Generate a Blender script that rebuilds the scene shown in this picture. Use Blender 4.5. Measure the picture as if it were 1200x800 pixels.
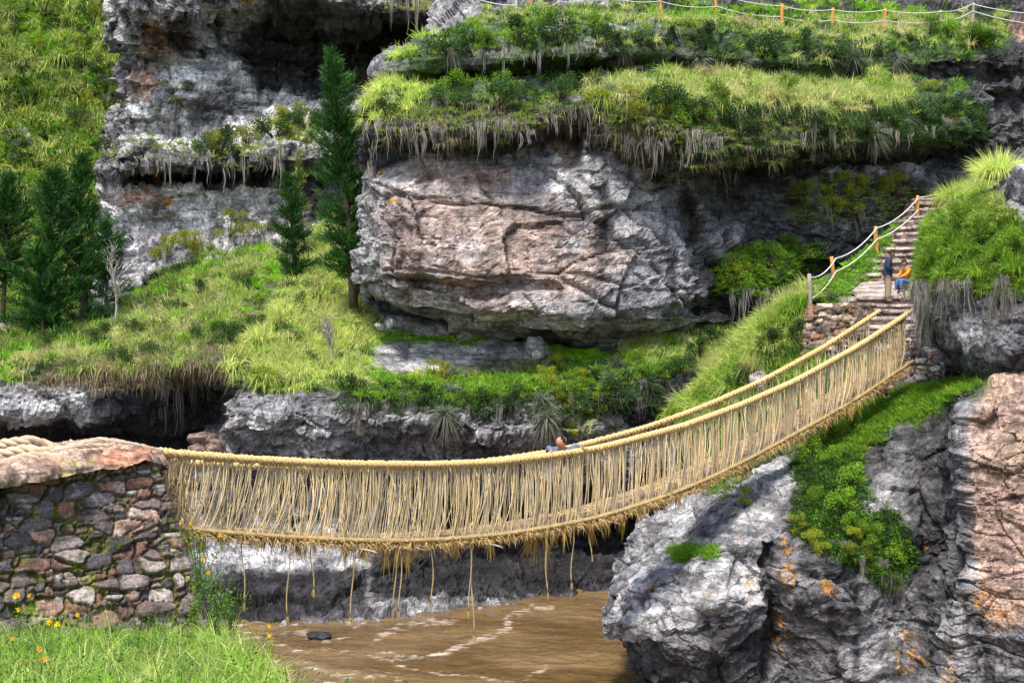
import bpy, bmesh, math, random
import numpy as np
from mathutils import Vector, Matrix

C = bpy.context.scene
for o in list(bpy.data.objects): bpy.data.objects.remove(o)
rng = np.random.default_rng(11)
random.seed(11)

# ------------------------------------------------------------------ camera
FPX, CZ = 1650.0, 8.0           # focal length in photo pixels, camera height above the river
cam_d = bpy.data.cameras.new('camera'); cam = bpy.data.objects.new('camera', cam_d)
C.collection.objects.link(cam)
cam.location = (0, 0, CZ); cam.rotation_euler = (math.radians(90), 0, 0)
cam_d.sensor_fit = 'HORIZONTAL'; cam_d.sensor_width = 36; cam_d.lens = 36*FPX/1200
cam_d.clip_start = 0.1; cam_d.clip_end = 2000
C.camera = cam
# ------------------------------------------------------------------ light
SUN_EL, SUN_AZ = 60, -18        # azimuth: degrees left (-) of straight behind the camera
w = bpy.data.worlds.new('World'); C.world = w; w.use_nodes = True
nt = w.node_tree; bg = nt.nodes['Background']
sky = nt.nodes.new('ShaderNodeTexSky'); sky.sky_type = 'NISHITA'; sky.sun_disc = False
sky.sun_elevation = math.radians(SUN_EL)
sky.sun_rotation = math.radians(180 - SUN_AZ)
sky.air_density = 1.0; sky.dust_density = 2.5; sky.ozone_density = 1.0
nt.links.new(sky.outputs[0], bg.inputs[0]); bg.inputs[1].default_value = 0.12
sd = bpy.data.lights.new('sun', 'SUN'); sun = bpy.data.objects.new('sun', sd)
C.collection.objects.link(sun)
sd.energy = 2.1; sd.angle = math.radians(9); sd.color = (1.0, 0.955, 0.89)
az, el = math.radians(SUN_AZ), math.radians(SUN_EL)
sdir = Vector((math.sin(az)*math.cos(el), -math.cos(az)*math.cos(el), math.sin(el)))
sun.rotation_euler = sdir.to_track_quat('Z', 'Y').to_euler()
C.view_settings.view_transform = 'Standard'; C.view_settings.look = 'None'
C.view_settings.exposure = 1.3; C.view_settings.gamma = 1
C.view_settings.use_curve_mapping = False
C.render.engine = 'CYCLES'
try: C.cycles.max_bounces = 6
except Exception: pass

# ------------------------------------------------------------------ maths helpers
def at(u, v, d):                 # photo pixel + distance in metres -> world point
    return ((u-600)/FPX*d, d, CZ-(v-400)/FPX*d)
def AT(a):
    a = np.asarray(a, float)
    return np.stack([(a[..., 0]-600)/FPX*a[..., 2], a[..., 2], CZ-(a[..., 1]-400)/FPX*a[..., 2]], -1)
def PX(P):
    y = np.maximum(P[..., 1], .1)
    return np.stack([600+FPX*P[..., 0]/y, 400-FPX*(P[..., 2]-CZ)/y], -1)
_r = np.random.default_rng(5)
PERM = np.concatenate([_r.permutation(1024)]*3).astype(np.int32)
GR = _r.normal(size=(1024, 3)); GR = (GR/np.linalg.norm(GR, axis=1)[:, None]).astype(np.float32)
RV = _r.random((1024, 4)).astype(np.float32)
def noise(P, seed=0):
    P = np.asarray(P, np.float32); sh = P.shape[:-1]; P = P.reshape(-1, 3)+np.float32(seed*17.31)
    I = np.floor(P).astype(np.int32); f = P-I.astype(np.float32); w_ = f*f*f*(f*(f*6-15)+10); I &= 1023
    out = np.zeros(len(P), np.float32)
    for dx in (0, 1):
        a = PERM[(I[:, 0]+dx) & 1023]; wx = w_[:, 0] if dx else 1-w_[:, 0]
        for dy in (0, 1):
            b = PERM[a+((I[:, 1]+dy) & 1023)]; wy = w_[:, 1] if dy else 1-w_[:, 1]
            for dz in (0, 1):
                g = GR[PERM[b+((I[:, 2]+dz) & 1023)]]; wz = w_[:, 2] if dz else 1-w_[:, 2]
                out += wx*wy*wz*(g[:, 0]*(f[:, 0]-dx)+g[:, 1]*(f[:, 1]-dy)+g[:, 2]*(f[:, 2]-dz))
    return (out*1.5).reshape(sh)
def fbm(P, oct=4, seed=0, gain=.5, ridge=False):
    s = 0; a = 1; t = 0
    for i in range(oct):
        n = noise(P*2**i, seed+i)
        if ridge: n = 1-2*np.abs(n)*1.4
        s = s+a*n; t += a; a *= gain
    return s/t
def voronoi(P, seed=0, jit=.9, box=False):   # -> F1, F2, random values of the cell, vector to its centre
    P = np.asarray(P, np.float32); sh = P.shape[:-1]; P = P.reshape(-1, 3)+np.float32(seed*7.77)
    I = np.floor(P).astype(np.int32); N = len(P); fr_ = P-I.astype(np.float32)-np.float32(.5)
    f1 = np.full(N, 9., np.float32); f2 = f1.copy(); cid = np.zeros(N, np.int32); vec = np.zeros((N, 3), np.float32)
    for dx in (-1, 0, 1):
        a = PERM[(I[:, 0]+dx) & 1023]
        for dy in (-1, 0, 1):
            b = PERM[a+((I[:, 1]+dy) & 1023)]
            for dz in (-1, 0, 1):
                h = PERM[b+((I[:, 2]+dz) & 1023)]
                c = np.array([dx, dy, dz], np.float32)+(RV[h, :3]-np.float32(.5))*np.float32(jit)-fr_
                d = (c**4).sum(1)**.25 if box else np.sqrt((c*c).sum(1))
                m = d < f1
                f2 = np.where(m, f1, np.minimum(f2, d)); cid[m] = h[m]; vec[m] = c[m]
                f1 = np.where(m, d, f1)
    return f1.reshape(sh), f2.reshape(sh), RV[PERM[cid+7]].reshape(sh+(4,)), vec.reshape(sh+(3,))
def sstep(a, b, x):
    t = np.clip((x-a)/(b-a), 0, 1); return t*t*(3-2*t)
def poly(UV, pts, soft=6, wob=8, fr=.05, seed=3):   # soft mask of a region with an irregular edge
    q = np.concatenate([UV*fr, np.zeros(UV.shape[:-1]+(1,))], -1)
    U = UV[..., 0]+wob*fbm(q, 3, seed); V = UV[..., 1]+wob*fbm(q, 3, seed+9)
    d2 = np.full(U.shape, 1e9); ins = np.zeros(U.shape, bool); n = len(pts)
    for i in range(n):
        x0, y0 = pts[i]; x1, y1 = pts[(i+1) % n]; ex, ey = x1-x0, y1-y0
        t = np.clip(((U-x0)*ex+(V-y0)*ey)/(ex*ex+ey*ey+1e-9), 0, 1)
        d2 = np.minimum(d2, (U-x0-t*ex)**2+(V-y0-t*ey)**2)
        c = ((y0 > V) != (y1 > V)) & (U < (x1-x0)*(V-y0)/(y1-y0+1e-12)+x0)
        ins ^= c
    d = np.sqrt(d2); d = np.where(ins, d, -d)
    return sstep(-soft, soft, d)
def ell(UV, u, v, ru, rv, soft=.35, wob=.25):
    q = np.concatenate([UV*.06, np.zeros(UV.shape[:-1]+(1,))], -1)
    r = np.sqrt(((UV[..., 0]-u)/ru)**2+((UV[..., 1]-v)/rv)**2)+wob*2*fbm(q, 3, 4)
    return 1-sstep(1-soft, 1+soft, r)
def mix(a, b, m):
    return a+(np.asarray(b)-a)*m[..., None]

# ------------------------------------------------------------------ mesh helpers
COLL = C.collection
def props(o, label=None, cat=None, group=None, kind=None):
    if label: o['label'] = label
    if cat: o['category'] = cat
    if group: o['group'] = group
    if kind: o['kind'] = kind
    return o
def mesh_from(name, V, F, mat=None, col=None, smooth=True):
    V = np.ascontiguousarray(np.asarray(V, np.float32).reshape(-1, 3)); F = np.ascontiguousarray(np.asarray(F, np.int32))
    k = F.shape[1]; me = bpy.data.meshes.new(name)
    me.vertices.add(len(V)); me.vertices.foreach_set('co', V.ravel())
    me.loops.add(F.size); me.loops.foreach_set('vertex_index', F.ravel())
    me.polygons.add(len(F)); me.polygons.foreach_set('loop_start', np.arange(0, F.size, k, dtype=np.int32))
    me.polygons.foreach_set('use_smooth', np.full(len(F), smooth))
    me.update(calc_edges=True)
    if col is not None:
        c = np.asarray(col, np.float32).reshape(-1, col.shape[-1])
        if c.shape[1] == 3: c = np.concatenate([c, np.ones((len(c), 1), np.float32)], 1)
        a = me.color_attributes.new('tint', 'FLOAT_COLOR', 'POINT'); a.data.foreach_set('color', np.ascontiguousarray(c).ravel())
    if mat: me.materials.append(mat)
    return me
def link(name, me, parent=None, loc=None):
    o = bpy.data.objects.new(name, me); COLL.objects.link(o)
    if parent is not None: o.parent = parent
    if loc is not None: o.location = loc
    return o
def empty(name, loc=(0, 0, 0), **k):
    o = bpy.data.objects.new(name, None); COLL.objects.link(o); o.location = loc
    o.empty_display_size = .2
    return props(o, **k)
class Buf:                                    # collects quads with a colour per vertex
    def __init__(s): s.V = []; s.F = []; s.K = []; s.n = 0
    def add(s, V, F, col=(1, 1, 1)):
        V = np.asarray(V, float).reshape(-1, 3); c = np.asarray(col, float)
        if c.ndim == 1: c = np.tile(c, (len(V), 1))
        s.V.append(V); s.F.append(np.asarray(F, int)+s.n); s.K.append(c); s.n += len(V); return s
    def mesh(s, name, mat, smooth=True):
        return mesh_from(name, np.concatenate(s.V), np.concatenate(s.F), mat, np.concatenate(s.K), smooth)
    def obj(s, name, mat, parent=None, smooth=True):
        return link(name, s.mesh(name, mat, smooth), parent)
def gridfaces(nv, nu, wrap=False):
    i = np.arange(nv-1)[:, None]*nu; j = np.arange(nu if wrap else nu-1)[None, :]; k = (j+1) % nu
    return np.stack([i+j, i+k, i+nu+k, i+nu+j], -1).reshape(-1, 4)
def frames(P):
    T = np.gradient(P, axis=0); T /= np.linalg.norm(T, axis=1)[:, None]+1e-9
    up = np.array([0, 0, 1.]) if abs(T[:, 2]).mean() < .8 else np.array([1., 0, 0])
    A = np.cross(T, up); A /= np.linalg.norm(A, axis=1)[:, None]+1e-9
    return T, A, np.cross(T, A)
def tube(P, r, ns=6, caps=True):
    P = np.asarray(P, float); n = len(P); r = np.broadcast_to(np.asarray(r, float), (n,)).copy()
    if caps:
        P = np.concatenate([P[:1], P, P[-1:]]); r = np.concatenate([[1e-4], r, [1e-4]]); n += 2
    _, A, B = frames(P+np.arange(n)[:, None]*1e-6)
    a = np.linspace(0, 2*np.pi, ns, endpoint=False)
    V = P[:, None]+r[:, None, None]*(np.cos(a)[None, :, None]*A[:, None]+np.sin(a)[None, :, None]*B[:, None])
    return V.reshape(-1, 3), gridfaces(n, ns, True)
def resample(P, step):
    P = np.asarray(P, float); s = np.r_[0, np.cumsum(np.linalg.norm(np.diff(P, axis=0), axis=1))]
    t = np.linspace(0, s[-1], max(2, int(s[-1]/step)+1))
    return np.stack([np.interp(t, s, P[:, i]) for i in range(3)], 1)
def crspline(P, n=8):
    P = np.asarray(P, float); Q = np.concatenate([[2*P[0]-P[1]], P, [2*P[-1]-P[-2]]]); out = []
    for i in range(1, len(Q)-2):
        t = np.linspace(0, 1, n, endpoint=False)[:, None]
        a, b, c, d = Q[i-1:i+3]
        out.append(.5*(2*b+(c-a)*t+(2*a-5*b+4*c-d)*t*t+(3*b-3*c+d-a)*t**3))
    return np.concatenate(out+[P[-1:]])
def rope(buf, P, R, pitch=.35, strands=3, ns=6, col=(.5, .37, .18), step=.035, rough=.12):
    P = resample(crspline(P, 10) if len(P) > 2 else P, step); n = len(P); _, A, B = frames(P)
    s = np.arange(n)*step
    for k in range(strands):
        ph = 2*np.pi*(s/pitch+k/strands)
        wob = 1+rough*noise(np.stack([s*6, s*0+k*9, s*0], 1))
        Q = P+(R*.52*wob)[:, None]*(np.cos(ph)[:, None]*A+np.sin(ph)[:, None]*B)
        V, F = tube(Q, R*.56*(1+rough*noise(np.stack([s*15, s*0+k, s*0], 1), 3)), ns)
        cc = np.asarray(col)*(1+.35*noise(V*9))[:, None]
        buf.add(V, F, np.clip(cc, .01, 1))
class Surf: pass
SURF = {}
def loft(rows, res=1.6, smooth=2, dres=.16):
    """rows: contour lines of the ground (photo column, photo row, distance), low to high."""
    W = [AT(r) for r in rows]; L = []
    for r in W:
        L.append(np.r_[0, np.cumsum(np.linalg.norm(np.diff(r, axis=0), axis=1))])
    px = [PX(r) for r in W]
    nu = int(max(np.abs(np.diff(p[:, 0])).sum()+0*len(p) for p in px)/res)+2
    t = np.linspace(0, 1, nu)
    G = np.stack([np.stack([np.interp(t, l/l[-1], r[:, k]) for k in range(3)], 1) for r, l in zip(W, L)])
    k = np.exp(-np.linspace(-2, 2, 9)**2); k /= k.sum()
    Gp = np.concatenate([np.repeat(G[:, :1], 4, 1), G, np.repeat(G[:, -1:], 4, 1)], 1)
    G = sum(k[i]*Gp[:, i:i+nu] for i in range(9))
    out = []
    for i in range(len(G)-1):
        dp = np.abs(PX(G[i+1])-PX(G[i]))[:, 1].mean()/res
        dd = np.linalg.norm(G[i+1]-G[i], axis=1).mean()/dres
        m = int(max(3, dp, dd)); s = np.arange(m)[:, None, None]/m
        out.append(G[i][None]*(1-s)+G[i+1][None]*s)
    out.append(G[-1:]); P = np.concatenate(out)
    for _ in range(smooth*3):
        P[1:-1] = .25*P[:-2]+.5*P[1:-1]+.25*P[2:]
    return P
def normals(P):
    n = np.cross(np.gradient(P, axis=1), np.gradient(P, axis=0)); n /= np.linalg.norm(n, axis=-1)[..., None]+1e-9
    return n
def facing(P, N):
    v = P-np.array([0, 0, CZ]); s = np.sign(-(N*v).sum(-1).mean()); return N*s
def rocky(P, N, amp=1., blk=1.2, strata=.5, fine=1., seed=0, flat=None, soft=0.):
    S = np.array([1, 1, 1.7])
    Q = P+.35*np.stack([fbm(P*.6, 2, seed+30+i) for i in range(3)], -1)
    d = .55*fbm(P*.22, 3, seed)
    f1, f2, r, vec = voronoi(Q*S/blk, seed+1)
    pm = .25+.75*sstep(-.25, .35, noise(P*.45, seed+11)); pf = (.2+.8*sstep(-.3, .3, noise(P*.8+3, seed+13)))*(1-.55*soft)
    d = d+blk*(.24*(r[..., 0]-.5)+pm*(.34*((r[..., 1:4]-.5)*vec).sum(-1)-.10*(1-sstep(0, .05, f2-f1))))
    f1, f2, r2, vec = voronoi(Q*S/(blk*.38)+5, seed+2)
    d = d+blk*.38*pf*(.26*(r2[..., 0]-.5)+.4*((r2[..., 1:4]-.5)*vec).sum(-1)-.12*(1-sstep(0, .07, f2-f1)))
    g1, g2, r3, vec = voronoi(Q*S/(blk*.15)+9, seed+4)
    d = d+(1-.5*soft)*blk*.15*(.3+.7*sstep(-.2, .3, noise(P*.9+7, seed+15)))*(.25*(r3[..., 0]-.5)+.62*((r3[..., 1:4]-.5)*vec).sum(-1)-.06*(1-sstep(0, .08, g2-g1)))
    zz = Q[..., 2]*1.1+.6*noise(Q*.3, seed+8)
    st = noise(np.stack([Q[..., 0]*.12, Q[..., 1]*.12, zz*1.6], -1), seed+5)
    d = d+strata*.35*st
    f = fbm(Q*np.array([1.3, 1.3, 2.1]), 4, seed+20, .62)*.2-.2*np.abs(noise(Q*1.9, seed+24))-.12*np.abs(noise(Q*4.1, seed+27))+.08
    d = d+fine*f
    if flat is not None: d = d*(1-.85*flat)
    info = dict(r=r, r2=r2, st=st, crack=(1-sstep(0, .12, f2-f1))*pf)
    return P+N*(amp*d)[..., None], info
def finish_surf(name, P, UV, col, mat, label=None, parent=None, cat=None):
    nv, nu = P.shape[:2]
    me = mesh_from(name, P, gridfaces(nv, nu), mat, np.clip(col, .004, .95), False)
    o = link(name, me, parent)
    if parent is None: o['kind'] = 'structure'
    s = Surf(); s.P = P; s.UV = UV; s.N = facing(P, normals(P)); s.PXY = PX(P); s.o = o
    a = np.linalg.norm(np.cross(np.gradient(P, axis=1), np.gradient(P, axis=0)), axis=-1)
    s.A = a; SURF[name] = s
    return s
def spot(s, u, v):                           # the point of a surface seen at a photo pixel
    e = (s.PXY[..., 0]-u)**2+(s.PXY[..., 1]-v)**2+.5*s.P[..., 1]
    i = np.unravel_index(np.argmin(e), e.shape); return s.P[i].copy(), s.N[i].copy()
def scatter(s, pts, n, soft=4, up=None):
    m = poly(s.UV, pts, soft, 10)*s.A
    if up is not None: m = m*sstep(up-.25, up+.25, s.N[..., 2])
    m = m.ravel(); t = m.sum()
    if t <= 0: return np.zeros((0, 3)), np.zeros((0, 3))
    i = np.searchsorted(np.cumsum(m)/t, rng.random(n)); i = np.clip(i, 0, len(m)-1)
    return s.P.reshape(-1, 3)[i]+rng.normal(0, .03, (n, 3)), s.N.reshape(-1, 3)[i]

# ------------------------------------------------------------------ plants as numbers
def unit(a): return a/(np.linalg.norm(a, axis=-1, keepdims=True)+1e-9)
def blades(base, dirv, L, W, droop, col, nseg=2, tip=None):
    N = len(base); side = unit(np.cross(dirv, rng.normal(size=(N, 3))))
    t = np.linspace(0, 1, nseg+1)
    c = base[:, None]+dirv[:, None]*(L[:, None]*t)[..., None]
    c[..., 2] -= (droop*L)[:, None]*t**2
    wd = (W[:, None]*(1-.9*t**1.5))[..., None]*side[:, None]*.5
    V = np.stack([c-wd, c+wd], 2)
    b = (np.arange(N)*(nseg+1)*2)[:, None]; k = np.arange(nseg)[None]*2
    F = np.stack([b+k, b+k+1, b+k+3, b+k+2], -1).reshape(-1, 4)
    K = np.repeat(np.repeat(col[:, None], nseg+1, 1)[:, :, None], 2, 2)
    if tip is not None: K = K+(np.asarray(tip)-K)*(t**2*.6)[None, :, None, None]
    return V.reshape(-1, 3), F, K.reshape(-1, 3)
def tufts(buf, base, nb, L, W, cols, spread=.6, droop=.5, rad=.1, nseg=2, tip=None, nrm=None):
    M = len(base)
    if M == 0: return
    b = np.repeat(base, nb, 0); N = len(b)
    sc = np.repeat(rng.uniform(.65, 1.3, M), nb)
    a = rng.uniform(0, 2*np.pi, N); rr = np.sqrt(rng.random(N))
    rad_v = np.stack([np.cos(a), np.sin(a), np.zeros(N)], 1)
    up = np.tile([0, 0, 1.], (N, 1))
    if nrm is not None: up = unit(up+.6*np.repeat(nrm, nb, 0))
    d = unit(up+rad_v*(spread*rr)[:, None]+rng.normal(0, .12, (N, 3)))
    k = rng.random(M); c0, c1 = np.asarray(cols[0]), np.asarray(cols[1])
    c = np.repeat(c0+(c1-c0)*k[:, None], nb, 0)*rng.uniform(.7, 1.3, (N, 1))
    V, F, K = blades(b+rad_v*(rad*rr*sc)[:, None], d, L*sc*rng.uniform(.6, 1.1, N), np.full(N, W)*rng.uniform(.7, 1.3, N),
                     droop*rng.uniform(.4, 1.3, N)*(.3+rr), c, nseg, tip)
    buf.add(V, F, K)
def leaves(buf, cen, size, cols, flat=.0):
    N = len(cen); a = unit(rng.normal(size=(N, 3))+np.array([0, 0, flat])); b = unit(np.cross(a, rng.normal(size=(N, 3)))); c = np.cross(a, b)
    s = (size*rng.uniform(.6, 1.3, N))[:, None]
    V = np.stack([cen-b*s*.9, cen-c*s*.45, cen+b*s*.9, cen+c*s*.45], 1).reshape(-1, 3)
    F = (np.arange(N)*4)[:, None]+np.arange(4)[None]
    k = rng.random(N)[:, None]; K = np.repeat(np.asarray(cols[0])*(1-k)+np.asarray(cols[1])*k, 4, 0)
    buf.add(V, F, K)

# ------------------------------------------------------------------ materials
def mat(name):
    m = bpy.data.materials.new(name); m.use_nodes = True
    n = m.node_tree.nodes; return m, n, m.node_tree.links, n['Principled BSDF']
def nnode(n, t, **k):
    x = n.new(t)
    for a, b in k.items(): setattr(x, a, b)
    return x
def noise_tex(n, l, co, scale, detail=6, rough=.6, sc=None):
    t = n.new('ShaderNodeTexNoise'); t.inputs['Scale'].default_value = scale; t.inputs['Detail'].default_value = detail
    t.inputs['Roughness'].default_value = rough
    if sc:
        mp = n.new('ShaderNodeMapping'); mp.inputs['Scale'].default_value = sc; l.new(co, mp.inputs[0]); co = mp.outputs[0]
    l.new(co, t.inputs['Vector']); return t.outputs['Fac']
def ramp(n, l, fac, stops):
    r = n.new('ShaderNodeValToRGB'); e = r.color_ramp.elements
    for i, (p, c) in enumerate(stops):
        x = e[i] if i < 2 else e.new(p)
        x.position = p; x.color = (c, c, c, 1) if not isinstance(c, tuple) else c+(1,)
    l.new(fac, r.inputs[0]); return r.outputs[0]
def mixc(n, l, a, b, fac=1., mode='MULTIPLY'):
    m = n.new('ShaderNodeMix'); m.data_type = 'RGBA'; m.blend_type = mode
    if isinstance(fac, float): m.inputs[0].default_value = fac
    else: l.new(fac, m.inputs[0])
    l.new(a, m.inputs[6])
    if isinstance(b, tuple): m.inputs[7].default_value = b+(1,)
    else: l.new(b, m.inputs[7])
    return m.outputs[2]
def rock_material(name, s=1., bump=.65, speck=.55, streak=.4):
    m, n, l, p = mat(name); co = n.new('ShaderNodeTexCoord').outputs['Object']
    at_ = nnode(n, 'ShaderNodeAttribute', attribute_name='tint').outputs['Color']
    f1 = noise_tex(n, l, co, 5*s, 8, .72); f2 = noise_tex(n, l, co, 1.1*s, 8, .65, (1, 1, .8))
    f3 = noise_tex(n, l, co, 13*s, 5, .75); fs = noise_tex(n, l, co, 2.6*s, 6, .6, (1, 1, .22))
    c = mixc(n, l, at_, ramp(n, l, f1, [(.36, .5), (.5, 1.), (.64, 1.45)]))
    c = mixc(n, l, c, ramp(n, l, f2, [(.34, .45), (.5, 1.), (.66, 1.4)]))
    c = mixc(n, l, c, ramp(n, l, fs, [(.38, .45), (.55, 1.), (.7, 1.2)]), streak)
    c = mixc(n, l, c, ramp(n, l, f3, [(.36, .5), (.46, 1.), (.57, 1.), (.66, 1+speck*1.5)]))
    c = mixc(n, l, c, ramp(n, l, noise_tex(n, l, co, 1.5*s, 7, .68, (.3, .3, 2.6)), [(.36, .42), (.47, 1.), (.64, 1.3)]))
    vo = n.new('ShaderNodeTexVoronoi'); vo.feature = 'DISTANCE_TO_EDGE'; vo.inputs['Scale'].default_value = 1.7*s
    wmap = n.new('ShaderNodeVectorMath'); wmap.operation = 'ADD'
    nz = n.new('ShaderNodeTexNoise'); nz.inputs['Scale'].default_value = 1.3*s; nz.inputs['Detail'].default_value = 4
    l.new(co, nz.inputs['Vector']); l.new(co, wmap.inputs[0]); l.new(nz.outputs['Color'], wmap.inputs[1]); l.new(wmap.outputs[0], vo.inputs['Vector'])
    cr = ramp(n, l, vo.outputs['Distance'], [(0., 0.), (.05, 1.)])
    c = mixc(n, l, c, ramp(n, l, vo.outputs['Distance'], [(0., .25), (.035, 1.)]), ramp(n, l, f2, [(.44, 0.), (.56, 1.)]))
    b1 = n.new('ShaderNodeBump'); b1.inputs['Strength'].default_value = bump; b1.inputs['Distance'].default_value = .16/s
    l.new(f1, b1.inputs['Height'])
    b2 = n.new('ShaderNodeBump'); b2.inputs['Strength'].default_value = bump*.55; b2.inputs['Distance'].default_value = .07/s
    l.new(cr, b2.inputs['Height']); l.new(b1.outputs[0], b2.inputs['Normal'])
    b3 = n.new('ShaderNodeBump'); b3.inputs['Strength'].default_value = bump; b3.inputs['Distance'].default_value = .05/s
    l.new(f3, b3.inputs['Height']); l.new(b2.outputs[0], b3.inputs['Normal'])
    l.new(b3.outputs[0], p.inputs['Normal']); l.new(c, p.inputs['Base Color'])
    p.inputs['Roughness'].default_value = .85; p.inputs['Specular IOR Level'].default_value = .3
    return m
def leaf_material(name, trans=.38, vary=.35, rough=.6):
    m, n, l, p = mat(name)
    at_ = nnode(n, 'ShaderNodeAttribute', attribute_name='tint').outputs['Color']
    oi = n.new('ShaderNodeObjectInfo'); c = mixc(n, l, at_, ramp(n, l, oi.outputs['Random'], [(0., 1-vary), (1., 1+vary)]))
    l.new(c, p.inputs['Base Color']); p.inputs['Roughness'].default_value = rough; p.inputs['Specular IOR Level'].default_value = .25
    tr = n.new('ShaderNodeBsdfTranslucent'); l.new(c, tr.inputs[0])
    mx = n.new('ShaderNodeMixShader'); mx.inputs[0].default_value = trans
    out = n['Material Output']; l.new(p.outputs[0], mx.inputs[1]); l.new(tr.outputs[0], mx.inputs[2]); l.new(mx.outputs[0], out.inputs[0])
    return m
def plain(name, col, rough=.7, ns=30, amt=.35, bump=.3, bd=.01, tint=False, metal=0):
    m, n, l, p = mat(name); co = n.new('ShaderNodeTexCoord').outputs['Object']
    f = noise_tex(n, l, co, ns, 5, .65)
    if tint: a = nnode(n, 'ShaderNodeAttribute', attribute_name='tint').outputs['Color']
    else:
        r_ = n.new('ShaderNodeRGB'); r_.outputs[0].default_value = tuple(col)+(1,); a = r_.outputs[0]
    c = mixc(n, l, a, ramp(n, l, f, [(.3, 1-amt), (.7, 1+amt)])); l.new(c, p.inputs['Base Color'])
    b = n.new('ShaderNodeBump'); b.inputs['Strength'].default_value = bump; b.inputs['Distance'].default_value = bd
    l.new(f, b.inputs['Height']); l.new(b.outputs[0], p.inputs['Normal']); p.inputs['Roughness'].default_value = rough
    p.inputs['Metallic'].default_value = metal; p.inputs['Specular IOR Level'].default_value = .25
    return m
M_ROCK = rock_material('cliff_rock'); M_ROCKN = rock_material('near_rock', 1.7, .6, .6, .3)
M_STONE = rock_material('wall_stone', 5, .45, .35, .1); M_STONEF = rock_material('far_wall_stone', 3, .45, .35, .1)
M_LEAF = leaf_material('foliage'); M_NEEDLE = leaf_material('needles', .12, .12); M_DRY = leaf_material('dry_strands', .1, .25, .9)
M_ROPE = plain('grass_rope', (1, 1, 1), .9, 60, .3, .6, .01, tint=True)
M_WOOD = plain('post_wood', (.5, .24, .06), .7, 12, .35, .3)
M_GREYWOOD = plain('grey_wood', (.3, .26, .22), .8, 12, .35, .3)
M_BARK = plain('bark', (.08, .055, .04), .9, 10, .5, .6, .03); M_PALEBARK = plain('pale_bark', (.34, .31, .27), .9, 10, .3, .5, .02)
M_WIRE = plain('fence_rope', (.62, .6, .56), .8, 40, .2)
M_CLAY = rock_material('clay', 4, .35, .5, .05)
PINK = np.array((.48, .30, .23)); LIGHT = np.array((.50, .485, .49)); MID = np.array((.19, .185, .195)); DARK = np.array((.028, .026, .029))
WHITE = np.array((.68, .67, .65)); BROWN = np.array((.11, .075, .05)); ORANGE = np.array((.60, .27, .02)); MOSS = np.array((.20, .22, .018))
GREEN = np.array((.075, .15, .018)); SOIL = np.array((.13, .095, .06))
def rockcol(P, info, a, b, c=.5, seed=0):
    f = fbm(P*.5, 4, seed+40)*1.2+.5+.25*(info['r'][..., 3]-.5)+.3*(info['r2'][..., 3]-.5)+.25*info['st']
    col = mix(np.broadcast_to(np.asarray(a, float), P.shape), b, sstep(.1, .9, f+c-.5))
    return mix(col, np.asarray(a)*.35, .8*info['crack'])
# ================================================================== THE SETTING
# far grassy hillside closing the gorge
P = loft([[(-900, 470, 74), (250, 470, 74), (1900, 470, 95)], [(-900, 350, 76), (250, 350, 78), (1900, 330, 96)],
          [(-900, 180, 84), (120, 170, 86), (250, 170, 92), (1900, 150, 104)], [(-900, 0, 96), (250, 0, 98), (1900, 0, 118)],
          [(-900, -260, 118), (250, -260, 118), (1900, -260, 150)], [(-900, -500, 170), (1900, -500, 190)]], 4, 2, .6)
UV = PX(P); N = facing(P, normals(P))
P2, inf = rocky(P, N, 1.1, 3.2, .3, 1.6, 60)
rk = np.maximum.reduce([ell(UV, 25, 70, 22, 8), ell(UV, 78, 195, 12, 30), ell(UV, 10, 155, 22, 10), ell(UV, 135, 120, 14, 22), sstep(.25, .5, fbm(P*.12, 3, 5)-.1)*.8])
soil = poly(UV, [(45, 140), (140, 75), (125, 120), (60, 145)], 8)
col = mix(np.broadcast_to(np.array((.09, .15, .018)), P.shape), (.17, .22, .035), sstep(-.3, .4, fbm(P*.35, 4, 9)))
col = mix(col, SOIL, soil*.8); col = mix(col, LIGHT*.8, rk)
HILL = finish_surf('hillside', P2, UV, col, M_ROCK); HILL.rk = rk

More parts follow.
